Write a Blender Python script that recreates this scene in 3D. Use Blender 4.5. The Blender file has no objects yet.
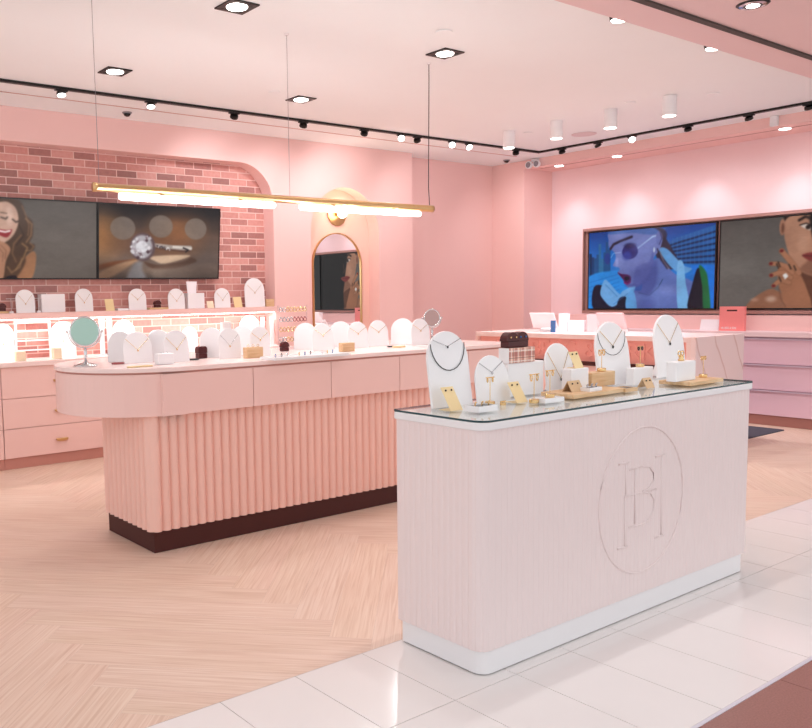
import bpy, bmesh, math, random
import numpy as np
from mathutils import Vector, Matrix
random.seed(7)
PI = math.pi
S = bpy.context.scene
COL = S.collection

# ------------------------------------------------------------------ camera
FPX, YAW, PITCH, ROLL, CX, CY, EYE = 844.89, 0.93936, 0.094606, 0.0195405, 300.0, 378.22, 1.4
def cam_axes():
    cy, sy, cp, sp = math.cos(YAW), math.sin(YAW), math.cos(PITCH), math.sin(PITCH)
    f = Vector((cy*cp, sy*cp, -sp)); r = Vector((sy, -cy, 0)); d = f.cross(r)
    c, s = math.cos(ROLL), math.sin(ROLL)
    return r*c + d*s, d*c - r*s, f
R_, D_, F_ = cam_axes()
CAM = Vector((0, 0, EYE))
cam = bpy.data.objects.new('camera', bpy.data.cameras.new('camera')); COL.objects.link(cam)
cam.matrix_world = Matrix(((R_.x, -D_.x, -F_.x, 0), (R_.y, -D_.y, -F_.y, 0), (R_.z, -D_.z, -F_.z, EYE), (0, 0, 0, 1)))
cam.data.sensor_width = 36; cam.data.lens = FPX/812*36
cam.data.shift_x = (406-CX)/812; cam.data.shift_y = (CY-364)/812
cam.data.clip_start = 0.05
S.camera = cam
def at(u, v, ax, val):                       # photo position -> point of the place on a plane
    d = R_*((u-CX)/FPX) + D_*((v-CY)/FPX) + F_
    return CAM + d*((val-CAM[ax])/d[ax])
def PZ(u, v, z): return at(u, v, 2, z)
def PY(u, v, y): return at(u, v, 1, y)
def PX(u, v, x): return at(u, v, 0, x)

# ------------------------------------------------------------------ materials
def lin(c):
    if isinstance(c, str):
        c = [int(c[i:i+2], 16)/255 for i in (0, 2, 4)]
    return [x/12.92 if x <= .04045 else ((x+.055)/1.055)**2.4 for x in c]
def mat(name, col, rough=.5, metal=0., noise=.03, scale=8., spec=.5, bump=0., emit=0., trans=0., coat=0., ior=1.45):
    m = bpy.data.materials.new(name); m.use_nodes = True
    N, L = m.node_tree.nodes, m.node_tree.links
    b = N['Principled BSDF']; c = lin(col)
    b.inputs['Roughness'].default_value = rough; b.inputs['Metallic'].default_value = metal
    b.inputs['Specular IOR Level'].default_value = spec; b.inputs['IOR'].default_value = ior
    b.inputs['Transmission Weight'].default_value = trans; b.inputs['Coat Weight'].default_value = coat
    b.inputs['Base Color'].default_value = (*c, 1)
    if noise > 0 or bump > 0:
        tc = N.new('ShaderNodeTexCoord'); n = N.new('ShaderNodeTexNoise'); n.inputs['Scale'].default_value = scale
        n.inputs['Detail'].default_value = 4
        L.new(tc.outputs['Object'], n.inputs['Vector'])
        if noise > 0:
            r = N.new('ShaderNodeValToRGB')
            r.color_ramp.elements[0].color = (*[max(0, x*(1-noise)) for x in c], 1)
            r.color_ramp.elements[1].color = (*[min(1, x*(1+noise)) for x in c], 1)
            L.new(n.outputs['Fac'], r.inputs['Fac']); L.new(r.outputs['Color'], b.inputs['Base Color'])
        if bump > 0:
            bp = N.new('ShaderNodeBump'); bp.inputs['Strength'].default_value = bump; bp.inputs['Distance'].default_value = .002
            L.new(n.outputs['Fac'], bp.inputs['Height']); L.new(bp.outputs['Normal'], b.inputs['Normal'])
    if emit > 0:
        b.inputs['Emission Color'].default_value = (*c, 1); b.inputs['Emission Strength'].default_value = emit
    return m
M = {
 'wall': mat('pink_wall_paint', 'F4CBC6', .7, bump=.05, scale=60, noise=.01),
 'reveal': mat('sconce_lit_niche_paint', 'F4C8BB', .7, noise=.01),  # peach base holds the sconce's light in its colour
 'lilac_wall': mat('pale_pink_wall_paint', 'F4D8DA', .7, noise=.01),
 'ceiling': mat('ceiling_paint', 'F5F9FB', .8, noise=.01, scale=3),
 'grille': mat('speaker_grille', 'E2D3D6', .7, noise=.02, scale=200),
 'slot': mat('ceiling_slot', 'C99A92', .8),
 'soffit': mat('mall_soffit_paint', 'EBCDCD', .5, noise=.02, scale=2),
 'groove': mat('dark_groove', '4A403C', .6),
 'counter': mat('pale_pink_lacquer', 'EEDEDD', .45, noise=.012, scale=20),
 'stone_white': mat('white_solid_surface', 'EFEDEF', .3, noise=.01),
 'pink_top': mat('pink_solid_surface', 'F7DEDA', .25, noise=.01),
 'pink_drawer': mat('pink_drawer_lacquer', 'F3CCC5', .45, noise=.01),
 'flute': mat('coral_fluted_lacquer', 'F5C7BA', .5, noise=.015),
 'maroon': mat('maroon_plinth', '461A16', .6, noise=.05),
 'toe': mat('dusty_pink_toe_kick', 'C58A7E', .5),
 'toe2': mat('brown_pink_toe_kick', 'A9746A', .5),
 'mauve': mat('cool_lit_drawer_lacquer', 'F0CBD8', .35, noise=.01),  # mauve base carries the cool light on the drawers
 'mauve_lip': mat('pale_mauve_lip', 'D9C3D2', .3, noise=0),
 'coral': mat('coral_panel', 'EFA498', .5, noise=.01),
 'tvframe': mat('rose_brown_frame', 'A97F77', .5, noise=.03),
 'black': mat('black_plastic', '0B090A', .35, noise=0),
 'blackscreen': mat('black_screen_glass', '060507', .12, noise=0),
 'blackmetal': mat('black_metal', '120F10', .4, noise=0),
 'white_disp': mat('white_display_board', 'F3F2F4', .5, noise=.008, scale=30),
 'white_gloss': mat('white_acrylic', 'F5F3F5', .2, noise=0),
 'glass_edge': mat('dark_green_glass_edge', '234046', .15, noise=0),
 'brass': mat('brushed_brass', 'DDB985', .3, metal=1., noise=.06, scale=40),
 'gold': mat('polished_gold', 'EBC993', .25, metal=1., noise=0),
 'goldcard': mat('gold_card', 'EFD7A4', .45, metal=.1, noise=.03, scale=30),
 'kraft': mat('bronze_card', 'D6B48C', .5, metal=.1, noise=.03, scale=30),
 'cream': mat('cream_card', 'F3E2C4', .5),
 'chrome': mat('chrome', 'D8D8DA', .12, metal=1., noise=0),
 'silver': mat('silver_chain', 'C9C9CC', .25, metal=1., noise=0),
 'mirror': mat('mirror_glass', 'F2F2F2', .0, metal=1., noise=0),
 'darkbead': mat('dark_stones', '25262A', .2, noise=.2, scale=300),
 'burgundy': mat('burgundy_leather', '4A1014', .4, noise=.06, scale=30),
 'bluestone': mat('blue_stone', '3C6FA8', .1, noise=0),
 'redbead': mat('red_beads', '9C4A4C', .3),
 'paper': mat('white_paper', 'F4EEF2', .7, noise=0),
 'pinkcard': mat('pale_pink_card', 'EAC9CD', .6, noise=0),
 'redbag': mat('coral_red_paper', 'FF9592', .5, noise=.02, scale=20),
 'grayplastic': mat('gray_plastic', '8E8A90', .4, noise=0),
 'rug': mat('dark_gray_mat', '4B4B57', .9, noise=.15, scale=120, bump=.3),
 'granite': mat('brown_granite', '9A6B63', .25, noise=.28, scale=160),
 'grout': mat('grout', 'A79A97', .8, noise=0),
 'metal_strip': mat('pale_metal_strip', 'D9D4DE', .35, noise=0),
 'lens': mat('lit_lamp_lens', 'FFF6F0', .4, noise=0, emit=9),
 'spotlens': mat('lit_spot_lens', 'FFFFFF', .4, noise=0, emit=5),
 'tube': mat('lit_glass_tube', 'FFF6F0', .4, noise=0, emit=3),
 'led': mat('lit_led_strip', 'FFF1EA', .4, noise=0, emit=6),
 'bulb': mat('lit_globe_bulb', 'FFE7C4', .4, noise=0, emit=7),
}
def thin_glass(name, tint, ior, rough):
    m = bpy.data.materials.new(name); m.use_nodes = True
    N, L = m.node_tree.nodes, m.node_tree.links; N.remove(N['Principled BSDF'])
    t = N.new('ShaderNodeBsdfTransparent'); t.inputs[0].default_value = (*lin(tint), 1)
    g = N.new('ShaderNodeBsdfGlossy'); g.inputs['Roughness'].default_value = rough
    f = N.new('ShaderNodeFresnel'); f.inputs['IOR'].default_value = ior; x = N.new('ShaderNodeMixShader')
    ge = N.new('ShaderNodeNewGeometry'); mm = N.new('ShaderNodeMath'); mm.operation = 'MULTIPLY'; m1 = N.new('ShaderNodeMath'); m1.operation = 'SUBTRACT'; m1.inputs[0].default_value = 1
    L.new(ge.outputs['Backfacing'], m1.inputs[1]); L.new(m1.outputs[0], mm.inputs[1]); L.new(f.outputs[0], mm.inputs[0])
    L.new(mm.outputs[0], x.inputs[0]); L.new(t.outputs[0], x.inputs[1]); L.new(g.outputs[0], x.inputs[2])
    L.new(x.outputs[0], N['Material Output'].inputs['Surface']); return m
M['glass'] = thin_glass('counter_glass', 'FCFEFD', 1.36, .02)
M['clear'] = thin_glass('clear_acrylic', 'F8F8FA', 1.45, .05)
def wood_mat(name, c0, c1, c2, uv=True, sc=(2.6, 95, 1), rough=.45):
    m = bpy.data.materials.new(name); m.use_nodes = True
    N, L = m.node_tree.nodes, m.node_tree.links; b = N['Principled BSDF']
    tc = N.new('ShaderNodeTexCoord'); mp = N.new('ShaderNodeMapping'); mp.inputs['Scale'].default_value = sc
    L.new(tc.outputs['UV' if uv else 'Object'], mp.inputs['Vector'])
    n = N.new('ShaderNodeTexNoise'); n.inputs['Scale'].default_value = 1.; n.inputs['Detail'].default_value = 6; n.inputs['Distortion'].default_value = .7
    L.new(mp.outputs[0], n.inputs['Vector'])
    r = N.new('ShaderNodeValToRGB'); r.color_ramp.elements[0].position = .3; r.color_ramp.elements[1].position = .72
    r.color_ramp.elements[0].color = (*lin(c0), 1); r.color_ramp.elements[1].color = (*lin(c2), 1)
    e = r.color_ramp.elements.new(.52); e.color = (*lin(c1), 1)
    L.new(n.outputs['Fac'], r.inputs['Fac'])
    out = r.outputs['Color']
    if uv:
        at_ = N.new('ShaderNodeAttribute'); at_.attribute_name = 'tone'
        mx = N.new('ShaderNodeMix'); mx.data_type = 'RGBA'; mx.blend_type = 'MULTIPLY'; mx.inputs[0].default_value = 1
        L.new(out, mx.inputs[6]); L.new(at_.outputs['Color'], mx.inputs[7]); out = mx.outputs[2]
    L.new(out, b.inputs['Base Color'])
    b.inputs['Roughness'].default_value = rough; b.inputs['Specular IOR Level'].default_value = .35
    return m
M['floorwood'] = wood_mat('oak_floor', 'D6B6A2', 'E4C9B8', 'EBD5C6')
M['lightwood'] = wood_mat('light_wood_block', 'CFA57A', 'DDB98F', 'E6C8A4', uv=False, sc=(6, 60, 60), rough=.5)
def brick_mat():
    m = bpy.data.materials.new('pink_brick'); m.use_nodes = True
    N, L = m.node_tree.nodes, m.node_tree.links; b = N['Principled BSDF']
    tc = N.new('ShaderNodeTexCoord'); sp = N.new('ShaderNodeSeparateXYZ'); cb = N.new('ShaderNodeCombineXYZ')
    L.new(tc.outputs['Object'], sp.inputs[0]); L.new(sp.outputs['X'], cb.inputs['X']); L.new(sp.outputs['Z'], cb.inputs['Y'])
    def brick(c1, c2, cm):
        t = N.new('ShaderNodeTexBrick'); t.inputs['Scale'].default_value = 1
        t.inputs['Brick Width'].default_value = .209; t.inputs['Row Height'].default_value = .0678
        t.inputs['Mortar Size'].default_value = .005; t.inputs['Mortar Smooth'].default_value = .2; t.inputs['Bias'].default_value = 0
        t.inputs['Color1'].default_value = (*c1, 1); t.inputs['Color2'].default_value = (*c2, 1); t.inputs['Mortar'].default_value = (*cm, 1)
        L.new(cb.outputs[0], t.inputs['Vector']); return t
    t = brick((0, 0, 0), (1, 1, 1), (.5, .5, .5))
    r = N.new('ShaderNodeValToRGB'); cr = r.color_ramp
    cr.elements[0].position = 0; cr.elements[0].color = (*lin('A0706A'), 1)
    cr.elements[1].position = 1; cr.elements[1].color = (*lin('DCA198'), 1)
    for p, c in ((.18, 'B27A74'), (.45, 'D09087'), (.7, 'D99B92')):
        e = cr.elements.new(p); e.color = (*lin(c), 1)
    L.new(t.outputs['Color'], r.inputs['Fac'])
    n = N.new('ShaderNodeTexNoise'); n.inputs['Scale'].default_value = 30; n.inputs['Detail'].default_value = 5
    L.new(tc.outputs['Object'], n.inputs['Vector'])
    mx = N.new('ShaderNodeMix'); mx.data_type = 'RGBA'; mx.blend_type = 'OVERLAY'; mx.inputs[0].default_value = .25
    L.new(r.outputs['Color'], mx.inputs[6]); L.new(n.outputs['Fac'], mx.inputs[7])
    m2 = N.new('ShaderNodeMix'); m2.data_type = 'RGBA'; m2.inputs[7].default_value = (*lin('EBC8C0'), 1)
    L.new(t.outputs['Fac'], m2.inputs[0]); L.new(mx.outputs[2], m2.inputs[6])
    L.new(m2.outputs[2], b.inputs['Base Color']); b.inputs['Roughness'].default_value = .55
    bp = N.new('ShaderNodeBump'); bp.invert = True; bp.inputs['Strength'].default_value = .5; bp.inputs['Distance'].default_value = .004
    L.new(t.outputs['Fac'], bp.inputs['Height']); L.new(bp.outputs['Normal'], b.inputs['Normal'])
    return m
M['brick'] = brick_mat()
def plaid_mat():
    m = bpy.data.materials.new('pink_plaid_paper'); m.use_nodes = True
    N, L = m.node_tree.nodes, m.node_tree.links; b = N['Principled BSDF']
    tc = N.new('ShaderNodeTexCoord'); sp = N.new('ShaderNodeSeparateXYZ'); L.new(tc.outputs['Object'], sp.inputs[0])
    def band(o, period, off, wdt):
        a = N.new('ShaderNodeMath'); a.operation = 'MULTIPLY_ADD'; a.inputs[1].default_value = 1/period; a.inputs[2].default_value = off
        L.new(o, a.inputs[0]); f = N.new('ShaderNodeMath'); f.operation = 'FRACT'; L.new(a.outputs[0], f.inputs[0])
        l = N.new('ShaderNodeMath'); l.operation = 'LESS_THAN'; l.inputs[1].default_value = wdt; L.new(f.outputs[0], l.inputs[0]); return l.outputs[0]
    cur = None; base = lin('E8B9A8')
    for o, per, off, wd, c in ((sp.outputs['X'], .045, .1, .4, 'B0625A'), (sp.outputs['Z'], .045, .35, .4, 'B0625A'),
                               (sp.outputs['X'], .045, .65, .12, 'F6EDE6'), (sp.outputs['Z'], .045, .9, .12, 'F6EDE6'), (sp.outputs['X'], .045, .3, .07, '5A2A2C'), (sp.outputs['Z'], .045, .55, .07, '5A2A2C')):
        mx = N.new('ShaderNodeMix'); mx.data_type = 'RGBA'
        ml = N.new('ShaderNodeMath'); ml.operation = 'MULTIPLY'; ml.inputs[1].default_value = .6
        L.new(band(o, per, off, wd), ml.inputs[0]); L.new(ml.outputs[0], mx.inputs[0])
        if cur is None: mx.inputs[6].default_value = (*base, 1)
        else: L.new(cur, mx.inputs[6])
        mx.inputs[7].default_value = (*lin(c), 1); cur = mx.outputs[2]
    L.new(cur, b.inputs['Base Color']); b.inputs['Roughness'].default_value = .6
    return m
M['plaid'] = plaid_mat()
def marble_mat():
    m = bpy.data.materials.new('pale_pink_marble'); m.use_nodes = True
    N, L = m.node_tree.nodes, m.node_tree.links; b = N['Principled BSDF']
    tc = N.new('ShaderNodeTexCoord'); mp = N.new('ShaderNodeMapping'); mp.inputs['Rotation'].default_value = (0, .5, .3)
    L.new(tc.outputs['Object'], mp.inputs[0])
    w = N.new('ShaderNodeTexWave'); w.inputs['Scale'].default_value = 1.1; w.inputs['Distortion'].default_value = 5; w.inputs['Detail'].default_value = 3; w.inputs['Detail Scale'].default_value = .8
    L.new(mp.outputs[0], w.inputs['Vector'])
    r = N.new('ShaderNodeValToRGB'); r.color_ramp.elements[0].position = .0; r.color_ramp.elements[0].color = (*lin('DDBDB6'), 1)
    r.color_ramp.elements[1].position = .02; r.color_ramp.elements[1].color = (*lin('F3DEDC'), 1)
    L.new(w.outputs['Fac'], r.inputs['Fac']); L.new(r.outputs['Color'], b.inputs['Base Color']); b.inputs['Roughness'].default_value = .3
    return m
M['marble'] = marble_mat()
M['bumpy_tile'] = mat('white_porcelain_tile', 'EDE8E6', .12, noise=.02, scale=4, spec=.5)
def screen_mat(strength):
    m = bpy.data.materials.new('lit_screen'); m.use_nodes = True
    N, L = m.node_tree.nodes, m.node_tree.links; b = N['Principled BSDF']
    a = N.new('ShaderNodeAttribute'); a.attribute_name = 'picture'
    b.inputs['Base Color'].default_value = (.01, .01, .01, 1); b.inputs['Roughness'].default_value = .22
    b.inputs['Specular IOR Level'].default_value = .22
    L.new(a.outputs['Color'], b.inputs['Emission Color']); b.inputs['Emission Strength'].default_value = strength
    return m
M['screen'] = screen_mat(.95)

# ------------------------------------------------------------------ mesh helpers
def obj(name, bm, m=None, parent=None, smooth=False, loc=None, rotz=0, bevel=0.):
    me = bpy.data.meshes.new(name); bmesh.ops.recalc_face_normals(bm, faces=bm.faces); bm.to_mesh(me); bm.free()
    if smooth:
        for p in me.polygons: p.use_smooth = True
    o = bpy.data.objects.new(name, me); COL.objects.link(o)
    if m: me.materials.append(M[m] if isinstance(m, str) else m)
    if parent: o.parent = parent
    if loc is not None: o.location = loc
    if rotz: o.rotation_euler.z = rotz
    if bevel:
        b = o.modifiers.new('bevel', 'BEVEL'); b.width = bevel; b.segments = 2; b.limit_method = 'ANGLE'; b.angle_limit = .6
    return o
def tag(o, label, cat, group=None, kind=None):
    o['label'] = label; o['category'] = cat
    if group: o['group'] = group
    if kind: o['kind'] = kind
    return o
def thing(name, label, cat, loc=(0, 0, 0), rotz=0, group=None):
    o = bpy.data.objects.new(name, None); COL.objects.link(o); o.empty_display_size = .05
    o.location = loc; o.rotation_euler.z = rotz
    return tag(o, label, cat, group)
def struct(name, bm, m, label=None, smooth=False, bevel=0.):
    o = obj(name, bm, m, smooth=smooth, bevel=bevel); o['kind'] = 'structure'
    if label: o['label'] = label
    return o
def box(x0, x1, y0, y1, z0, z1, bm=None):
    bm = bm or bmesh.new()
    vs = [bm.verts.new((x, y, z)) for z in (z0, z1) for (x, y) in ((x0, y0), (x1, y0), (x1, y1), (x0, y1))]
    for f in ((3, 2, 1, 0), (4, 5, 6, 7), (0, 1, 5, 4), (1, 2, 6, 5), (2, 3, 7, 6), (3, 0, 4, 7)): bm.faces.new([vs[i] for i in f])
    return bm
def prism(pts, axis, d0, d1, bm=None, lean=0.):
    """pts: 2-D outline; axis 'z': (x,y) extruded in z; 'y': (x,z) extruded in y; 'x': (y,z) extruded in x. lean shears y by z."""
    bm = bm or bmesh.new()
    def P(p, d):
        if axis == 'z': return (p[0], p[1], d)
        if axis == 'y': return (p[0], d+lean*p[1], p[1])
        return (d, p[0], p[1])
    a = [bm.verts.new(P(p, d0)) for p in pts]; b = [bm.verts.new(P(p, d1)) for p in pts]; n = len(pts)
    bm.faces.new(a); bm.faces.new(b[::-1])
    for i in range(n): bm.faces.new((a[i], b[i], b[(i+1) % n], a[(i+1) % n]))
    return bm
def tube(pts, r, bm=None, n=8, closed=False):
    bm = bm or bmesh.new(); pts = [Vector(p) for p in pts]; rings = []; k = len(pts)
    for i, p in enumerate(pts):
        a = pts[(i-1) % k] if (closed or i > 0) else p; c = pts[(i+1) % k] if (closed or i < k-1) else p
        t = (c-a).normalized(); u = t.orthogonal().normalized() if abs(t.z) > .95 else t.cross(Vector((0, 0, 1))).normalized()
        w = t.cross(u).normalized(); rr = r[i] if isinstance(r, (list, tuple)) else r
        rings.append([bm.verts.new(p + u*(rr*math.cos(2*PI*j/n)) + w*(rr*math.sin(2*PI*j/n))) for j in range(n)])
    for i in range(k if closed else k-1):
        A, B = rings[i], rings[(i+1) % k]
        for j in range(n): bm.faces.new((A[j], A[(j+1) % n], B[(j+1) % n], B[j]))
    if not closed: bm.faces.new(rings[0]); bm.faces.new(rings[-1][::-1])
    return bm
def lathe(prof, c=(0, 0, 0), n=24, bm=None, axis='z'):
    bm = bm or bmesh.new(); rings = []
    for r, h in prof:
        ring = []
        for j in range(n):
            a = 2*PI*j/n; x, y = r*math.cos(a), r*math.sin(a)
            p = (x, y, h) if axis == 'z' else ((x, h, y) if axis == 'y' else (h, x, y))
            ring.append(bm.verts.new(Vector(c)+Vector(p)))
        rings.append(ring)
    for A, B in zip(rings, rings[1:]):
        for j in range(n): bm.faces.new((A[j], A[(j+1) % n], B[(j+1) % n], B[j]))
    bm.faces.new(rings[0]); bm.faces.new(rings[-1][::-1])
    return bm
def ball(c, r, bm=None, sx=1, sy=1, sz=1, n=12):
    prof = [(max(1e-4, r*math.sin(PI*i/8)), -r*math.cos(PI*i/8)) for i in range(9)]
    bm = bm or bmesh.new(); st = len(bm.verts)
    lathe(prof, (0, 0, 0), n, bm); bm.verts.ensure_lookup_table()
    for v in bm.verts[st:]: v.co = Vector((v.co.x*sx, v.co.y*sy, v.co.z*sz)) + Vector(c)
    return bm
def arc(cx, cy, r, a0, a1, n=10):
    return [(cx+r*math.cos(a0+(a1-a0)*i/n), cy+r*math.sin(a0+(a1-a0)*i/n)) for i in range(n+1)]
def arch(w, h, x=0., z0=0., n=16, taper=0.):
    """upright arch outline: straight sides, half-round top"""
    r = w/2*(1-taper)
    return [(x-w/2, z0), (x+w/2, z0)] + arc(x, z0+h-r, r, 0, PI, n)
def rrect(x0, x1, y0, y1, r, n=8, q=None):
    q = q or r
    return arc(x1-q, y0+q, q, -PI/2, 0, n)+arc(x1-q, y1-q, q, 0, PI/2, n)+arc(x0+q, y1-q, q, PI/2, PI, n)+arc(x0+r, y0+r, r, PI, 1.5*PI, n)
def walk(outline, pitch):
    """resample a closed outline at roughly even steps: (point, outward normal)"""
    P = [Vector((*p, 0)) for p in outline]; seg = [(P[i], P[(i+1) % len(P)]) for i in range(len(P))]
    L = sum((b-a).length for a, b in seg); n = round(L/pitch); st = L/n; out = []; acc = 0.; k = 0
    for a, b in seg:
        l = (b-a).length
        while k*st < acc+l-1e-9 and k < n:
            t = (k*st-acc)/l; d = (b-a).normalized(); out.append((a.lerp(b, t), Vector((d.y, -d.x, 0)))); k += 1
        acc += l
    return out
def lamp(name, kind, loc, energy, col=(1, 1, 1), size=.1, target=None, spot=1.2, blend=.6, parent=None, size_y=None):
    d = bpy.data.lights.new(name, kind); d.energy = energy; d.color = col
    if kind == 'SPOT': d.spot_size = spot; d.spot_blend = blend; d.shadow_soft_size = size
    elif kind == 'POINT': d.shadow_soft_size = size
    elif kind == 'AREA':
        d.size = size
        if size_y: d.shape = 'RECTANGLE'; d.size_y = size_y
    o = bpy.data.objects.new(name, d); COL.objects.link(o); o.location = loc
    if target is not None: o.rotation_euler = (Vector(target)-Vector(loc)).to_track_quat('-Z', 'Y').to_euler()
    return o

CEIL, YF, YB, YC, XR, XN, SOF, MALL = 3.08, 7.42, 7.60, 7.64, 8.80, 9.36, 2.98, 2.95
WOOD_EDGE, TILE_EDGE = 2.465, 1.353

# ------------------------------------------------------------------ floor
def build_floor():
    L, W = 1.35, .18; bm = bmesh.new(); uvl = bm.loops.layers.uv.new('UVMap'); cl = bm.loops.layers.color.new('tone')
    rot = PI/4; ox = 1.25-.7071*L; g = .0002
    def P(a, b): return (ox+(a*math.cos(rot)-b*math.sin(rot)), (a*math.sin(rot)+b*math.cos(rot)), 0)
    for i in range(-60, 90):
        for j in range(-10, 14):
            for k in range(2):
                oa, ob = i*W+j*L, i*W-j*L
                r = (oa, oa+L, ob, ob+W) if k == 0 else (oa+L, oa+L+W, ob+W-L, ob+W)
                c = P((r[0]+r[1])/2, (r[2]+r[3])/2)
                if not (-1.6 < c[0] < 10.2 and 1.6 < c[1] < 8.2): continue
                q = [(r[0]+g, r[2]+g), (r[1]-g, r[2]+g), (r[1]-g, r[3]-g), (r[0]+g, r[3]-g)]
                f = bm.faces.new([bm.verts.new(P(*p)) for p in q]); t = random.uniform(.98, 1.02); o1, o2 = random.uniform(0, 40), random.uniform(0, 9)
                for lp, p in zip(f.loops, q):
                    a, b = p[0]-r[0], p[1]-r[2]
                    lp[uvl].uv = (a+o1, b+o2) if k == 0 else (b+o1, a+o2)
                    lp[cl] = (t, t*random.uniform(.985, 1.0), t*.985, 1)
    bmesh.ops.bisect_plane(bm, geom=bm.verts[:]+bm.edges[:]+bm.faces[:], plane_co=(0, WOOD_EDGE, 0), plane_no=(0, -1, 0), clear_outer=True)
    o = struct('floor', bm, 'floorwood', 'oak herringbone plank floor'); return o
build_floor()
bm = box(-1.6, 10.2, TILE_EDGE, WOOD_EDGE, -.02, -.002); struct('floor_grout', bm, 'grout', 'thin grey grout between the white floor tiles')
bm = bmesh.new(); g = .0015
xs = [2.077+.3245*k for k in range(-11, 26)]
for a, b in zip(xs, xs[1:]):
    for y0, y1 in ((TILE_EDGE+.014, 1.965), (1.965, WOOD_EDGE)): box(a+g, b-g, y0+g, y1-g, -.012, 0, bm)
struct('floor_tile', bm, 'bumpy_tile', 'glossy white porcelain tile band under the front counter')
struct('trim_1', box(-1.6, 10.2, TILE_EDGE, TILE_EDGE+.014, -.012, .001), 'metal_strip', 'pale metal strip between white tile and brown stone')
bm = bmesh.new()
for k in range(-4, 17):
    for y0, y1 in ((.75, TILE_EDGE), (.15, .75), (-.45, .15), (-1.05, -.45), (-1.65, -1.05)): box(2.0+.55*k+.0015, 2.55+.55*k-.0015, y0+.001, y1-.001, -.012, 0, bm)
struct('floor_granite', bm, 'granite', 'brown speckled stone floor of the mall')
struct('floor_base', box(-1.6, 10.2, -1.65, 8.2, -.08, -.021), 'grout', 'screed under the floor finishes')

# ------------------------------------------------------------------ walls and ceiling
nr = PY(379, 240, YF).x; nl = PY(311, 240, YF).x; nt = PY(345, 187.5, YF).z
out = [(-.8, CEIL), (-.8, 2.79), (4.72, 2.79)] + arc(4.72, 2.39, .40, PI/2, 0, 14) + [(5.12, 0), (nl, 0)]
r = (nr-nl)/2
out += arc((nl+nr)/2, nt-r, r, PI, 0, 24) + [(nr, 0), (7.13, 0), (7.13, CEIL)]
struct('wall_front', prism(out, 'y', YF, YB-.001), 'wall', 'pink wall face with a round-cornered opening to the brick and an arched recess')
struct('wall_brick', box(-.8, 5.35, YB, YB+.1, 0, CEIL), 'brick', 'pink brick wall behind the display shelves')
struct('wall_niche', box(5.351, 7.129, YB, YB+.1, 0, CEIL), 'reveal', 'pale pink back of the arched mirror recess')
struct('wall_back', box(7.131, XR+.2, YC, YC+.1, 0, CEIL), 'wall', 'set back pink wall left of the room corner')
struct('wall_corner', box(XR, XN+.1, 7.115, YC-.001, 0, CEIL), 'wall', 'salmon wall pier at the room corner beside the screen recess')
struct('wall_right', box(XN, XN+.1, .6, 7.114, 0, SOF), 'lilac_wall', 'pale pink recessed wall behind the wide screens')
struct('wall_soffit', box(XR, XN+.1, .6, 7.114, SOF, CEIL), 'wall', 'pink soffit over the screen recess')
struct('ceiling', box(-.8, XN+.2, 2.95, 7.75, CEIL+.001, CEIL+.1), 'ceiling', 'pale shop ceiling')
struct('ceiling_mall', box(-.8, XN+.2, 1.2, 2.94, MALL, CEIL+.1), 'soffit', 'lower dusty pink soffit at the shop front')
struct('trim_2', box(-.8, XN+.2, 2.655, 2.695, MALL-.012, MALL-.0005), 'groove', 'dark shutter groove in the shop-front soffit')
struct('trim_3', box(-.8, 8.44, 6.94, 6.952, CEIL-.003, CEIL), 'slot', 'thin pink shadow line in the ceiling')
struct('trim_4', box(XR+.165, XR+.18, .7, 7.0, SOF-.004, SOF-.0005), 'slot', 'thin pink shadow line in the soffit')

# ------------------------------------------------------------------ front counter
def ribbed(outline, pitch, depth, z0, z1, flat=.6):
    pts = []
    for p, n in walk(outline, pitch/4):
        pts.append((p, n))
    res = []
    for i, (p, n) in enumerate(pts):
        q = p - n*(depth if i % 4 == 0 else 0); res.append((q.x, q.y))
    return prism(res, 'z', z0, z1)
X0, X1, Y0, Y1 = 2.262, 4.212, 2.02, 2.468
fc = thing('display_counter', 'pale pink ribbed front counter with round engraved monogram on white tile floor', 'counter', ((X0+X1)/2, (Y0+Y1)/2, 0))
O = Vector((-(X0+X1)/2, -(Y0+Y1)/2, 0))
def sh(bm, o=None):
    bmesh.ops.translate(bm, verts=bm.verts[:], vec=O if o is None else o); return bm
obj('plinth', sh(prism(rrect(X0+.018, X1-.03, Y0, Y1-.01, .05, 8, .02), 'z', .004, .094)), 'stone_white', fc, bevel=.003)
obj('plinth_gap', sh(prism(rrect(X0+.024, X1-.036, Y0+.006, Y1-.016, .05, 8, .02), 'z', .001, .004)), 'groove', fc)
body = obj('body', sh(ribbed(rrect(X0+.004, X1-.004, Y0-.006, Y1, .05, 6, .02), .0305, .0022, .096, .915)), 'counter', fc)
obj('countertop', sh(prism(rrect(X0-.004, X1+.004, Y0-.016, Y1+.006, .054, 8, .022), 'z', .916, .944)), 'stone_white', fc, bevel=.004)
obj('glass_top', sh(prism(rrect(X0-.004, X1+.004, Y0-.016, Y1+.006, .054, 8, .022), 'z', .9448, .954)), 'glass', fc)
bm = bmesh.new(); o1 = rrect(X0-.0045, X1+.0045, Y0-.0165, Y1+.0065, .0545, 8, .0225)
for z0, z1 in ((.9455, .9535),):
    a = [bm.verts.new((x, y, z0)) for x, y in o1]; b = [bm.verts.new((x, y, z1)) for x, y in o1]; n = len(o1)
    for i in range(n): bm.faces.new((a[i], a[(i+1) % n], b[(i+1) % n], b[i]))
obj('glass_edge', sh(bm), 'glass_edge', fc)
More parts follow.
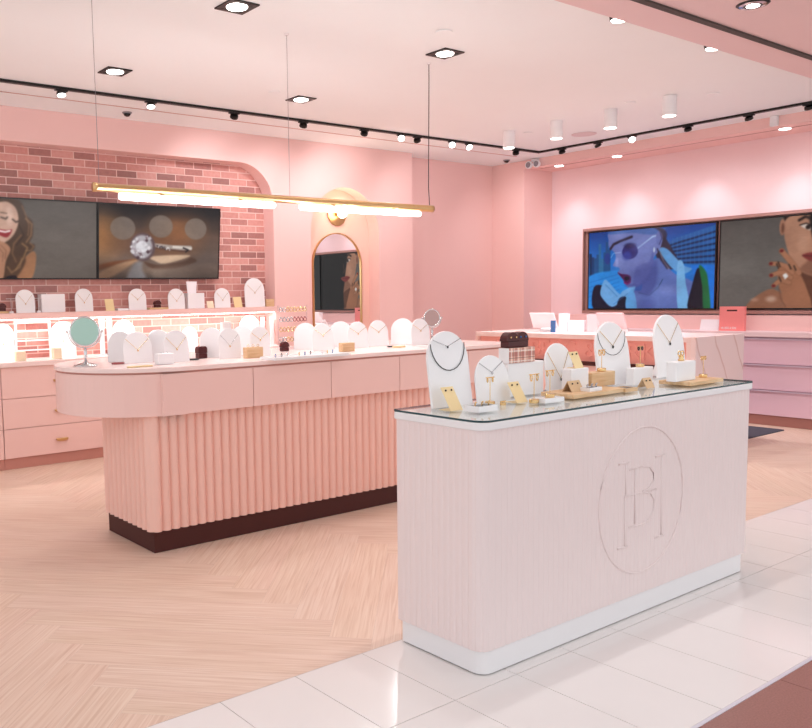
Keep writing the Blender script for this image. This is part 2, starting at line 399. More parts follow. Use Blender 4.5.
# engraved monogram: ring and letters standing out a few millimetres
cir = [PY(u, v, Y0) for u, v in ((640, 427), (638.5, 571.5), (597.3, 503), (681.5, 493))]
cx_, cz_ = (cir[2].x+cir[3].x)/2, (cir[0].z+cir[1].z)/2; rad = (cir[0].z-cir[1].z)/2
bm = tube([(cx_+rad*math.cos(2*PI*i/64), Y0-.0065, cz_+rad*math.sin(2*PI*i/64)) for i in range(64)], .0042, closed=True)
obj('monogram_ring', sh(bm), 'counter', fc, smooth=True)
def mono(strokes, name):
    bm = bmesh.new()
    for st in strokes:
        pts = [PY(580+u/4.04, 410+v/4.04, Y0) for u, v in st]
        tube([(p.x, Y0-.0065, p.z) for p in pts], .0036, bm, n=6)
    return obj(name, sh(bm), 'counter', fc, smooth=True)
mono([[(180, 213), (178, 342)], [(152, 220), (190, 210)], [(175, 345), (174, 548)], [(146, 561), (186, 549)],
      [(324, 180), (321, 505)], [(300, 187), (336, 177)], [(296, 515), (330, 502)], [(172, 350), (304, 316)]], 'letter_h')
mono([[(218, 235), (216, 458)], [(192, 242), (240, 226), (275, 228), (291, 250), (291, 285), (276, 310), (245, 331)],
      [(245, 331), (280, 334), (292, 360), (290, 400), (272, 440), (240, 462), (190, 473)]], 'letter_b')

# ------------------------------------------------------------------ left island counter
TOP2 = 1.039
ic = thing('island_counter', 'long pink island counter with rounded end, drawers, coral fluted base and maroon plinth', 'counter', (3.4, 4.5, 0))
O2 = Vector((-3.4, -4.5, 0))
def drop_outline(x0, x1, y0, y1, rend, rr=.05):
    return arc(x0+rend, (y0+y1)/2, rend, PI/2, 1.5*PI, 28) + arc(x1-rr, y0+rr, rr, -PI/2, 0, 5) + arc(x1-rr, y1-rr, rr, 0, PI/2, 5)
dy0, dy1 = 4.12, 5.16
xt = 1.715
obj('countertop', sh(prism(drop_outline(xt, 5.06, dy0-.006, dy1+.006, (dy1-dy0)/2+.006), 'z', TOP2-.026, TOP2), O2), 'pink_top', ic, bevel=.004)
obj('top_gap', sh(prism(drop_outline(xt+.012, 5.045, dy0+.008, dy1-.008, (dy1-dy0)/2-.008), 'z', TOP2-.036, TOP2-.027), O2), 'toe', ic)
dl = at(163.3, 390, 1, dy0).x
obj('rounded_end', sh(prism(arc(xt+(dy1-dy0)/2+.004, (dy0+dy1)/2, (dy1-dy0)/2-.001, PI/2, 1.5*PI, 28)+[(dl-.003, dy0), (dl-.003, dy1)], 'z', .772, TOP2-.0365), O2), 'pink_drawer', ic)
divs = [dl] + [at(u, 385, 1, dy0).x for u in (253.5, 331.5, 400)] + [4.5, 5.05]
for a, b in zip(divs, divs[1:]):
    obj('drawer', sh(box(a+.002, b-.002, dy0+.0005, dy1-.2, .774, TOP2-.0365), O2), 'pink_drawer', ic, bevel=.002)
obj('drawer_carcass', sh(box(dl+.0, 5.045, dy0+.02, dy1, .7725, TOP2-.0365), O2), 'flute', ic)
fl = []
def flutes(p0, p1, nrm, n):
    p0, p1, nrm = Vector(p0), Vector(p1), Vector(nrm); res = []
    w = (p1-p0)/n
    for i in range(n):
        for k in range(7):
            t = k/7; q = p0 + w*(i+t) + nrm*(.022*math.sin(PI*t)**.7); res.append((q.x, q.y))
    return res
fx0, fx1, fy0, fy1 = 2.04, 4.97, 4.195, 4.82
fl = flutes((fx0, fy0), (fx1, fy0), (0, -1), 52) + flutes((fx1, fy0), (fx1, fy1), (1, 0), 10) + flutes((fx1, fy1), (fx0, fy1), (0, 1), 52) + flutes((fx0, fy1), (fx0, fy0), (-1, 0), 10)
obj('fluted_base', sh(prism(fl, 'z', .121, .7715), O2), 'flute', ic, smooth=False)
obj('plinth', sh(box(2.042, 4.97, 4.192, 4.81, .001, .12), O2), 'maroon', ic, bevel=.002)

# ------------------------------------------------------------------ back cabinets on the brick side
yc = 7.14
for k in range(4):
    x0 = 1.135 + k*.995
    where = ('at the left edge of the photo, mostly outside it', 'left of the island counter under the brick wall', 'behind the rounded end of the island counter', 'hidden behind the island counter near the arch')[k]
    t = thing('drawer_cabinet', 'pink three-drawer cabinet ' + where, 'cabinet', (x0+.4975, yc, 0), group='pink drawer cabinets along the brick wall')
    obj('body', box(-.4965, .4965, .021, .455, .093, .868), 'pink_drawer', t)
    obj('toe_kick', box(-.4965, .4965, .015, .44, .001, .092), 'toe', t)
    for z0, z1 in ((.095, .342), (.347, .599), (.604, .866)):
        d = obj('drawer', box(-.494, .494, 0, .02, z0, z1), 'pink_drawer', t, bevel=.002)
        zm = (z0+z1)/2-.005
        bm = prism([(-.055, zm+.012), (-.05, zm-.006), (-.03, zm-.014), (.03, zm-.014), (.05, zm-.006), (.055, zm+.012)], 'y', -.022, -.001, lean=0)
        obj('cup_handle', bm, 'brass', d, bevel=.003)
tag(obj('worktop', box(.14, 5.11, yc-.02, YB-.002, .8685, .91), 'pink_top', bevel=.003), 'long pale pink worktop on the drawer cabinets against the brick wall', 'worktop')
sy = 7.37
shf = tag(obj('display_shelf', box(.14, 5.115, sy, YB-.002, 1.262, 1.3165), 'pink_drawer', bevel=.003), 'long pink wall shelf on the brick below the two screens', 'shelf')
obj('light_strip', box(.2, 5.08, sy+.012, sy+.034, 1.255, 1.2618), 'led', shf)['label'] = 'glowing strip light under the shelf lip'
for k in range(4): lamp('strip_glow', 'AREA', (.85+1.22*k, sy+.025, 1.252), 4.2, (1, .92, .87), 1.15, target=(.85+1.22*k, sy+.16, .9), size_y=.03)

# ------------------------------------------------------------------ service counter with raised lettering
CT = 1.0; cxF, cxB, cyR, cyL = 6.96, 7.78, 3.80, 6.27
sc = thing('service_counter', 'pink service counter with raised lettering panel and marble end, behind the front counter', 'counter', (cxF, 5.05, 0))
O3 = Vector((-cxF, -5.05, 0))
obj('countertop', sh(box(cxF-.005, cxB, cyR+.0455, cyL, CT-.045, CT), O3), 'pink_top', sc, bevel=.002)
obj('marble_end', sh(box(cxF-.006, cxB, cyR, cyR+.045, .001, CT+.0), O3), 'marble', sc)
obj('side_panel', sh(box(cxF-.005, cxB, cyL-.04, cyL, .001, CT-.046), O3), 'pink_drawer', sc)
obj('inner_post', sh(box(cxF-.005, cxF+.3, cyR+.046, cyR+.085, .001, CT-.046), O3), 'pink_top', sc)
obj('lower_panel', sh(box(cxF+.045, cxB-.02, cyR+.0855, cyL-.041, .001, .705), O3), 'pink_drawer', sc)
pan = obj('lettering_panel', sh(box(cxF+.03, cxF+.06, cyR+.0855, cyL-.041, .742, CT-.046), O3), 'coral', sc)
obj('rail', sh(box(cxF-.012, cxF+.045, cyR+.0855, cyL+.002, .706, .741), O3), 'maroon', sc)
def text_mesh(body, size, depth):
    c = bpy.data.curves.new('lettering', 'FONT'); c.body = body; c.size = size; c.extrude = depth; c.align_x = 'CENTER'; c.align_y = 'CENTER'
    o = bpy.data.objects.new('lettering', c); COL.objects.link(o)
    dg = bpy.context.evaluated_depsgraph_get(); dg.update()
    me = bpy.data.meshes.new_from_object(o.evaluated_get(dg)); bpy.data.objects.remove(o); return me
def letters(body, size, depth, m, parent, matrix, width):
    me = text_mesh(body, size, depth); bm = bmesh.new(); bm.from_mesh(me); bpy.data.meshes.remove(me)
    xs_ = [v.co.x for v in bm.verts]; k = width/(max(xs_)-min(xs_)); left = set(bm.faces)
    while left:
        st = [left.pop()]; isl = list(st)
        while st:
            for e in st.pop().edges:
                for f in e.link_faces:
                    if f in left: left.discard(f); isl.append(f); st.append(f)
        b2 = bmesh.new(); vm = {}
        for f in isl: b2.faces.new([vm.setdefault(v, None) or vm.__setitem__(v, b2.verts.new((v.co.x*k, v.co.y, v.co.z))) or vm[v] for v in f.verts])
        o = obj('letter', b2, m, parent); o.matrix_local = matrix
    bm.free()
WALLX = Matrix(((0, 0, -1, 0), (-1, 0, 0, 0), (0, 1, 0, 0), (0, 0, 0, 1)))
ya_, yb_ = PX(496, 345, cxF+.03).y, PX(656, 345, cxF+.03).y
letters('HILLBERG & BERK', .215, .006, 'coral', pan, Matrix.Translation((.0245, (ya_+yb_)/2-5.05, .846)) @ WALLX, ya_-yb_)
tag(obj('floor_mat', prism(rrect(7.9, 8.755, 3.851, 6.2, .02), 'z', .0005, .009), 'rug'), 'dark grey floor mat behind the service counter on the wood floor', 'mat')

# ------------------------------------------------------------------ mauve drawer units in the screen recess
mx = 8.96
for k in range(4):
    y1 = 7.10-1.355*k; y0 = y1-1.352
    where = ('in the far corner by the salmon pier', 'behind the service counter, second from the corner', 'right of the marble end panel', 'beyond the right edge of the photo')[k]
    t = thing('mauve_cabinet', 'mauve drawer cabinet with pale pull lips ' + where, 'cabinet', (mx, (y0+y1)/2, 0), group='mauve drawer cabinets under the wide screens')
    h = (y1-y0)/2
    obj('body', box(.021, .395, -h+.001, h-.001, .106, .909), 'mauve', t)
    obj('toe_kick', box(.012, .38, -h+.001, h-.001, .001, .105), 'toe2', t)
    for z0, z1 in ((.108, .362), (.372, .626), (.636, .894)):
        d = obj('drawer', box(0, .02, -h+.004, h-.004, z0, z1-.012), 'mauve', t)
        obj('pull_lip', box(-.018, .0205, -h+.004, h-.004, z1-.011, z1+.001), 'mauve_lip', d)
tag(obj('worktop', box(mx-.025, XN-.002, 1.69, 7.112, .9105, .962), 'lilac_wall', bevel=.003), 'pale pink worktop on the mauve drawer cabinets below the wide screens', 'worktop')
tag(obj('backsplash', box(XN-.13, XN-.001, 1.69, 7.112, .963, 1.122), 'wall'), 'salmon back panel between the mauve worktop and the screens', 'panel')

# ------------------------------------------------------------------ painted pictures on the screens
class Paint:
    def __init__(s, W, H, nx):
        ny = int(nx*H/W); s.nx, s.ny, s.W, s.H = nx, ny, W, H
        s.x, s.y = np.meshgrid(np.linspace(0, W, nx+1), np.linspace(0, H, ny+1)); s.c = np.zeros((ny+1, nx+1, 3))
    def fill(s, f): s.c[:] = f
    def mixin(s, m, col):
        col = np.array([int(col[i:i+2], 16)/255 for i in (0, 2, 4)]) if isinstance(col, str) else np.array(col)
        m = np.clip(m, 0, 1)[..., None]; s.c = s.c*(1-m)+col*m
    def vgrad(s, stops):
        t = s.y/s.H; ps = [p for p, _ in stops]
        for k in range(3): s.c[..., k] = np.interp(t, ps, [int(c[2*k:2*k+2], 16)/255 for _, c in stops])
    def ell(s, x, y, rx, ry, col, soft=.08, a=1., rot=0.):
        dx, dy = s.x-x, s.y-y; c, q = math.cos(rot), math.sin(rot); u, v = dx*c+dy*q, -dx*q+dy*c
        d = np.sqrt((u/rx)**2+(v/ry)**2)-1; s.mixin(np.clip(.5-d/soft, 0, 1)*a, col)
    def poly(s, pts, col, soft=.006, a=1., smooth=True):
        if smooth and len(pts) > 3:
            q = []; n = len(pts)
            for i in range(n):
                p0, p1, p2, p3 = [np.array(pts[(i+k-1) % n], float) for k in range(4)]
                for t in (0, .25, .5, .75): q.append(.5*(2*p1+(p2-p0)*t+(2*p0-5*p1+4*p2-p3)*t*t+(3*p1-p0-3*p2+p3)*t**3))
            pts = q
        ins = np.zeros(s.x.shape, bool); dm = np.full(s.x.shape, 9.); n = len(pts)
        for i in range(n):
            (ax, ay), (bx, by) = pts[i], pts[(i+1) % n]
            cr = ((ay > s.y) != (by > s.y)); xx = ax+(s.y-ay)/(by-ay if by != ay else 1e-9)*(bx-ax); ins ^= cr & (s.x < xx)
            L2 = (bx-ax)**2+(by-ay)**2+1e-12; t = np.clip(((s.x-ax)*(bx-ax)+(s.y-ay)*(by-ay))/L2, 0, 1)
            dm = np.minimum(dm, np.hypot(s.x-ax-t*(bx-ax), s.y-ay-t*(by-ay)))
        s.mixin(np.clip(.5+np.where(ins, dm, -dm)/soft, 0, 1)*a, col)
    def line(s, pts, w, col, soft=.006, a=1.):
        dm = np.full(s.x.shape, 9.)
        for (ax, ay), (bx, by) in zip(pts, pts[1:]):
            L2 = (bx-ax)**2+(by-ay)**2+1e-12; t = np.clip(((s.x-ax)*(bx-ax)+(s.y-ay)*(by-ay))/L2, 0, 1)
            dm = np.minimum(dm, np.hypot(s.x-ax-t*(bx-ax), s.y-ay-t*(by-ay)))
        s.mixin(np.clip(.5+(w/2-dm)/soft, 0, 1)*a, col)
    def grain(s, seed):
        """soft blotches and fine grain as in a photographed picture"""
        for _ in range(2):
            c = np.pad(s.c, ((1, 1), (1, 1), (0, 0)), 'edge'); s.c = (c[:-2, 1:-1]+c[2:, 1:-1]+c[1:-1, :-2]+c[1:-1, 2:]+2*c[1:-1, 1:-1])/6
        r = np.random.default_rng(seed); g = np.zeros(s.x.shape)
        for n, a in ((7, .05), (24, .025), (70, .02)):
            k = r.uniform(-1, 1, (n+2, n+2)); u = s.x/s.W*n; v = s.y/s.H*n; i, j = np.minimum(u.astype(int), n), np.minimum(v.astype(int), n); fu, fv = u-i, v-j
            g += a*((k[j, i]*(1-fu)+k[j, i+1]*fu)*(1-fv)+(k[j+1, i]*(1-fu)+k[j+1, i+1]*fu)*fv)
        s.c = np.clip(s.c*(1+g[..., None]), 0, 1)
    def mesh(s, place):
        me = bpy.data.meshes.new('screen'); nx, ny = s.nx, s.ny
        vs = [place(float(s.x[j, i]), float(s.y[j, i])) for j in range(ny+1) for i in range(nx+1)]
        fs = [(j*(nx+1)+i, j*(nx+1)+i+1, (j+1)*(nx+1)+i+1, (j+1)*(nx+1)+i) for j in range(ny) for i in range(nx)]
        me.from_pydata(vs, [], fs); a = me.color_attributes.new('picture', 'FLOAT_COLOR', 'POINT')
        c = s.c.reshape(-1, 3); l = np.where(c <= .04045, c/12.92, ((c+.055)/1.055)**2.4)
        a.data.foreach_set('color', np.hstack([l, np.ones((len(l), 1))]).astype(np.float32).ravel()); me.materials.append(M['screen']); return me
def tv_left(xa, xb, z0, z1, ytop, ybot, paint_fn, label, nx):
    """flat screen leaning forward at its top"""
    W, H = xb-xa, math.hypot(z1-z0, ytop-ybot); t = thing('wall_screen', label, 'screen', (xa, ybot, z0), group='wide screens on the brick wall')
    t.rotation_euler.x = math.atan2(ybot-ytop, z1-z0)
    obj('casing', box(0, W, .001, .03, 0, H), 'black', t)
    obj('mount', box(W/2-.2, W/2+.2, .031, .05, H*.2, H*.32), 'blackmetal', t)
    bz = .012
    bm = bmesh.new()
    for q in ((0, W, 0, bz), (0, W, H-bz, H), (0, bz, bz, H-bz), (W-bz, W, bz, H-bz)): box(q[0], q[1], -.004, .0005, q[2], q[3], bm)
    obj('bezel', bm, 'black', t)
    p = Paint(W, H, nx); paint_fn(p)
    o = bpy.data.objects.new('screen', p.mesh(lambda x, y: (x, -.0015, y))); COL.objects.link(o); o.parent = t
    return t
TLy = 7.50
def onl(x0, y0, s, xa, z0):                 # crop position -> picture coordinates on the brick-wall screens
    def f(u, v): p = PY(x0+u/s, y0+v/s, TLy); return (p.x-xa, (p.z-z0)*1.005)
    return f
zb, zt = 1.612, 2.315
a0, a1, a2 = PY(97.5, 240, TLy).x-1.335, PY(97.3, 240, TLy).x, PY(219.2, 250, TLy).x
def woman_left(p):
    f = onl(0, 190, 7.28, a0, zb); Q = lambda pts: [f(u, v) for u, v in pts]
    p.vgrad([(0, '5E554F'), (.5, '685E58'), (1, '514945')])
    p.poly(Q([(-60, 110), (20, 68), (110, 75), (155, 110), (175, 180), (228, 230), (235, 330), (215, 380), (252, 400), (240, 440), (200, 470), (165, 560), (130, 625), (40, 650), (-40, 600)]), '4A3428', .02)
    p.poly(Q([(245, 445), (266, 505), (232, 650), (90, 650), (150, 560), (185, 490)]), '9B6B4C', .012)
    p.poly(Q([(100, 500), (170, 480), (190, 520), (140, 620), (70, 650), (60, 560)]), '51382A', .02)
    for st, w, c in (([(150, 120), (185, 200), (205, 260), (200, 330)], .012, '7C5A41'), ([(180, 210), (225, 250), (222, 330), (190, 380)], .014, '8E6A4C'), ([(150, 330), (100, 390), (90, 460), (120, 520)], .014, '7C5A41'),
                     ([(215, 385), (245, 410), (225, 440), (190, 440)], .01, '8E6A4C'), ([(160, 390), (200, 420), (170, 500), (120, 580)], .012, 'A07850'), ([(60, 560), (90, 600), (150, 560), (160, 500)], .012, '8E6A4C'), ([(130, 250), (170, 330), (120, 400)], .01, '2E201A')):
        p.line(Q(st), w, c, .014, .8)
    p.poly(Q([(-70, 110), (-10, 90), (50, 92), (108, 140), (128, 230), (100, 320), (40, 378), (-40, 390), (-80, 250)]), 'C29A88', .012)
    p.ell(*f(60, 190), .03, .07, 'D9B5A5', .9, .7)
    p.line(Q([(85, 215), (110, 235), (128, 228)]), .012, '3A2A26', .01)
    p.line(Q([(0, 200), (35, 212), (45, 200)]), .014, '54423C', .012)
    p.line(Q([(-5, 165), (40, 172)]), .008, '5C463A', .01)
    p.poly(Q([(-20, 285), (40, 292), (82, 288), (70, 325), (40, 346), (-20, 320)]), '8E2A30', .006)
    p.line(Q([(-10, 298), (35, 306), (68, 298)]), .014, 'EFE6E2', .006)
    p.poly(Q([(-60, 380), (0, 372), (55, 398), (76, 440), (45, 520), (25, 650), (-60, 650)]), 'A9785E', .01)
    for st in ([(5, 400), (45, 440), (40, 500)], [(-10, 420), (25, 460), (20, 520)]): p.line(Q(st), .006, '7C5340', .008)
    p.poly(Q([(60, 628), (120, 622), (130, 655), (40, 655)]), '15101A', .006)
    p.grain(6)
def ring_right(p):
    f = onl(90, 195, 6.01, a1, zb); Q = lambda pts: [f(u, v) for u, v in pts]; k = 1/6.01*.0108
    p.vgrad([(0, '4E4440'), (.12, '8A7466'), (.25, '7C6A62'), (.42, '6C584E'), (.6, '6B5348'), (.8, '453732'), (1, '221C20')])
    p.ell(*f(60, 240), .16, .22, 'B07A48', 1.6, .75); p.ell(*f(520, 220), .22, .2, 'A06A44', 1.6, .8); p.ell(*f(340, 300), .3, .1, '8A5638', 1.5, .5)
    p.ell(*f(420, 60), .7, .1, '1E1A20', 1.4, .7)
    for u, v, r_ in ((192, 200, 72), (420, 190, 72), (628, 205, 70)): p.ell(*f(u, v), r_*k*.98, r_*k*.83, '8A7C73', .06, .8)
    p.poly(Q([(40, 480), (150, 420), (320, 375), (250, 420), (120, 500), (40, 505)]), 'D0A27C', .03, .8)
    p.poly(Q([(40, 425), (140, 400), (280, 385), (200, 402), (100, 440), (40, 452)]), '8A4A26', .02, .8)
    p.poly(Q([(230, 505), (265, 420), (310, 400), (320, 450), (340, 505)]), '9FA0A6', .04, .7)
    p.poly(Q([(360, 372), (470, 362), (600, 362), (560, 385), (450, 412), (390, 395)]), 'E2C2A6', .016, .9)
    p.poly(Q([(330, 400), (420, 420), (560, 400), (610, 375), (640, 400), (520, 440), (380, 440)]), '5C3A2A', .02, .7)
    p.poly(Q([(400, 440), (560, 425), (760, 420), (760, 505), (420, 505)]), 'A89284', .05, .5)
    p.line(Q([(385, 305), (440, 312), (500, 318), (600, 320)]), .05, 'B9AAA2', .008)
    p.line(Q([(390, 318), (450, 326), (560, 338), (600, 336)]), .018, '6A4A3E', .01)
    p.line(Q([(500, 312), (560, 316), (604, 322)]), .022, 'E8DCD2', .008)
    p.line(Q([(560, 318), (590, 330), (575, 342)]), .014, '2E2426', .008)
    rs = random.Random(3)
    for i in range(14): p.ell(*f(400+i*6, 308+i*1.3+rs.uniform(-8, 8)), .008, .008, rs.choice(('EDE6E6', '6E6266', 'C9BEC0', '443A40')), .5)
    p.ell(*f(316, 312), 74*k, 74*k, '6A5558', .15); p.ell(*f(312, 312), 60*k, 62*k, 'B9B2B6', .2)
    for i in range(46):
        an, rr = rs.uniform(0, 2*PI), rs.uniform(.25, 1.0)*68
        u, v = 316+rr*math.cos(an), 312+rr*math.sin(an); w = rs.uniform(8, 15)
        p.poly(Q([(u-w, v), (u, v-w*.8), (u+w*.8, v+w*.3), (u-w*.2, v+w)]), rs.choice(('F2EEF0', 'D8D2D6', '7A6468', '4A3038', 'A99CA4', 'EAE2E6')), .006, .85, smooth=False)
    p.poly(Q([(275, 300), (310, 275), (345, 300), (335, 340), (290, 345)]), 'E9E6EA', .01, .8)
    p.ell(*f(75, 470), .3, .1, '2A1C18', 1.3, .45); p.ell(*f(700, 470), .35, .12, '3A2C28', 1.3, .5)
    p.grain(7); p.c = np.clip(p.c, 0, 1)**1.12
tv_left(a0, a1-.003, zb, zt, TLy-.045, TLy+.03, woman_left, 'left wall screen on brick showing a smiling woman with long wavy brown hair', 230)
tv_left(a1, a2, zb, zt, TLy-.045, TLy+.03, ring_right, 'wall screen on brick showing a diamond ring with round blurred lights', 230)

# right recess screens
ry0, ry1 = PX(717, 260, XN).y, PX(588.3, 270, XN).y
rz0, rz1 = 1.185, 2.15
bmf = box(XN-.05, XN-.021, 1.5, PX(586.4, 270, XN).y, 1.136, 2.195)
fr = thing('screen_surround', 'rose brown surround framing the row of wide screens on the right wall', 'frame', (XN-.03, 4.0, 1.136))
obj('back_panel', sh(box(XN-.04, XN-.001, 1.5, PX(586.4, 270, XN).y, 1.1365, 2.195), Vector((-(XN-.03), -4, -1.136))), 'tvframe', fr)
yy1 = PX(586.4, 270, XN).y
bm = bmesh.new()
for q in ((1.5, yy1, 2.163, 2.196), (1.5, yy1, 1.1365, 1.172), (yy1-.012, yy1, 1.172, 2.163)): box(XN-.085, XN-.0405, q[0], q[1], q[2], q[3], bm)
obj('frame_lip', sh(bm, Vector((-(XN-.03), -4, -1.136))), 'tvframe', fr)
sw = ry1-ry0
def tv_right(yl, yr, fn, label, nx):
    W, H = yl-yr, rz1-rz0; t = thing('wall_screen', label, 'screen', (XN-.046, yl, rz0), group='wide screens on the right wall')
    obj('casing', box(-.03, .004, -W, 0, 0, H), 'black', t)
    bm = bmesh.new(); bz = .014
    for q in ((-W, 0, 0, bz), (-W, 0, H-bz, H), (-bz, 0, bz, H-bz), (-W, -W+bz, bz, H-bz)): box(-.036, -.0305, q[0], q[1], q[2], q[3], bm)
    obj('bezel', bm, 'black', t)
    if fn:
        p = Paint(W, H, nx); fn(p)
        o = bpy.data.objects.new('screen', p.mesh(lambda x, y: (-.0325, -x, y))); COL.objects.link(o); o.parent = t
    else: obj('screen', box(-.0325, -.0305, -W+.001, -.001, .001, H-.001), 'blackscreen', t)
XS = XN-.078
def onr(x0, y0, s, yl):
    def f(u, v): p = PX(x0+u/s, y0+v/s, XS); return (yl-p.y, p.z-rz0)
    return f
yA, yB_ = PX(588.0, 270, XS).y, PX(716.2, 260, XS).y
yC_ = PX(719.2, 260, XS).y
def blue_portrait(p):
    f = onr(560, 190, 5.6, yA); g = onr(560, 190, 3.222, yA); Q = lambda pts: [f(u, v) for u, v in pts]; G = lambda pts: [g(u, v) for u, v in pts]
    p.vgrad([(0, '0C5CB4'), (.25, '1672C8'), (.45, '2884D4'), (.7, '1E7CD0'), (1, '0A4C9C')])
    rs = random.Random(5)
    for i in range(9):
        u = 165+i*13; h = rs.uniform(290, 400); p.poly(Q([(u, h), (u+14, h), (u+14, 500), (u, 515)]), rs.choice(('12477A', '1E5F94', '0B3358', '3A80AA')), .004, .9, False)
    p.poly(Q([(150, 500), (270, 455), (400, 470), (400, 670), (150, 670)]), '2F9BE8', .02)
    for k in range(5): p.line(Q([(165, 520+k*26), (330, 470+k*22)]), .008, '1672C6', .01, .6)
    p.poly(G([(320, 190), (372, 155), (512, 108), (512, 245), (420, 240), (330, 215)]), '2A6FB4', .006, 1, False)
    for k in range(6): p.line(G([(322, 190+k*6), (380, 170+k*13), (512, 130+k*20)]), .022, '0A2C58', .008, .85)
    for k in range(12): p.line(G([(350+k*14, 160-k*4), (350+k*14, 240)]), .006, '4C97D4', .008, .6)
    p.poly(G([(420, 240), (512, 240), (512, 390), (470, 390)]), '1E86E6', .01, .9, False)
    p.poly(Q([(550, 230), (585, 260), (640, 350), (672, 420), (620, 445), (560, 410), (530, 330)]), '3A3450', .012)
    for k in range(3): p.line(Q([(570, 320+k*12), (600, 380+k*10), (640, 430)]), .008, '9C8A86', .01, .7)
    p.poly(Q([(470, 470), (540, 380), (600, 430), (660, 480), (720, 500), (790, 560), (800, 700), (380, 700), (400, 570), (455, 560)]), '6C7FBE', .012)
    p.poly(Q([(555, 330), (600, 330), (690, 420), (740, 440), (690, 470), (630, 440), (580, 380)]), '6FA8DC', .01)
    p.poly(Q([(275, 240), (380, 222), (480, 212), (560, 208), (580, 240), (560, 330), (525, 380), (510, 450), (470, 515), (420, 545), (385, 548), (365, 525), (345, 490), (322, 466), (335, 445), (325, 432), (300, 428), (298, 415), (312, 385), (305, 350), (275, 322), (272, 280)]), '7F8BC6', .008)
    p.poly(Q([(300, 225), (560, 205), (580, 235), (500, 250), (400, 240), (280, 250)]), '4A74B8', .012, .8)
    p.poly(Q([(430, 430), (500, 400), (520, 340), (520, 440), (470, 520), (410, 548)]), '5F69AC', .03, .8)
    p.line(Q([(430, 330), (520, 260), (545, 255)]), .014, 'B9D4F4', .008)
    p.ell(*f(392, 345), .105, .09, '34327A', .08); p.ell(*f(375, 368), .06, .05, '4656AE', .7, .8); p.ell(*f(266, 385), .044, .07, '274E9C', .1)
    p.ell(*f(392, 312), .08, .034, '29285E', .6, .8)
    p.line(Q([(283, 330), (300, 305), (340, 285), (402, 262)]), .03, '2C2440', .014)
    p.line(Q([(285, 380), (300, 355), (340, 350)]), .006, 'C4D6F4', .006)
    p.poly(Q([(322, 462), (345, 470), (380, 474), (398, 490), (392, 522), (370, 530), (352, 500)]), '5E1C5A', .008)
    p.ell(*f(375, 495), .036, .024, '1C0A24', .3)
    p.line(Q([(360, 520), (378, 528), (394, 516)]), .016, '8E2A78', .008)
    p.ell(*f(556, 268), .042, .085, '7480BC', .15); p.line(Q([(560, 240), (570, 270), (556, 305)]), .008, '3C3C70', .01)
    p.ell(*f(527, 335), .012, .03, 'C9D4EA', .3)
    p.line(Q([(440, 575), (500, 590), (550, 545), (575, 500)]), .008, '2E4A6E', .006)
    p.poly(Q([(190, 545), (250, 540), (290, 600), (330, 670), (190, 670)]), '1B1E3C', .01)
    p.poly(Q([(240, 520), (262, 505), (330, 580), (352, 565), (420, 535), (405, 580), (350, 620), (290, 655), (240, 610), (225, 575)]), '7FB6E8', .01)
    p.poly(Q([(330, 610), (370, 600), (372, 670), (320, 670)]), '16203C', .008)
    p.line(Q([(255, 530), (320, 595)]), .006, '3C7CC0', .008); p.line(Q([(300, 640), (380, 580)]), .006, '3C7CC0', .008)
    p.poly(Q([(372, 600), (410, 560), (430, 670), (372, 670)]), '6FB0E6', .01)
    p.poly(G([(378, 240), (398, 236), (405, 300), (418, 385), (380, 385)]), '86BCE8', .008)
    p.poly(G([(412, 385), (425, 310), (445, 250), (462, 300), (470, 385)]), '0E1430', .008)
    p.poly(G([(448, 243), (470, 262), (478, 300), (484, 388), (462, 388), (458, 310)]), '1F7A4A', .008)
    p.ell(*f(330, 400), .05, .08, '97A3DA', 1.2, .5); p.ell(*f(450, 480), .16, .1, '5A64A6', 1.2, .5); p.ell(*f(450, 300), .1, .1, '8C9AD6', 1.3, .4); p.ell(*f(520, 600), .2, .1, '7F90CE', 1.2, .5)
    p.ell(*f(330, 260), .09, .05, 'A4ACE0', 1.3, .4); p.ell(*f(318, 405), .02, .05, 'B4BCEC', 1., .6); p.ell(*f(440, 400), .1, .07, '8A92D0', 1.2, .5); p.ell(*f(400, 535), .08, .02, '4C5494', 1., .6)
    p.poly(Q([(455, 520), (500, 470), (530, 400), (545, 420), (540, 520), (500, 590), (440, 580), (415, 560)]), '4A5396', .05, .6)
    p.line(Q([(560, 350), (580, 400), (610, 440)]), .02, '8C7F8A', .014, .7); p.line(Q([(545, 330), (565, 390), (600, 440)]), .016, '2A2540', .014, .8)
    p.poly(Q([(520, 205), (575, 215), (600, 250), (580, 300), (565, 240)]), '2C2A48', .02, .8)
    p.ell(*f(600, 560), .12, .05, '97A4DE', 1.3, .5); p.ell(*f(480, 640), .1, .08, '4E5AA0', 1.2, .5)
    p.grain(4); p.c = np.clip(p.c, 0, 1)**1.22*.93
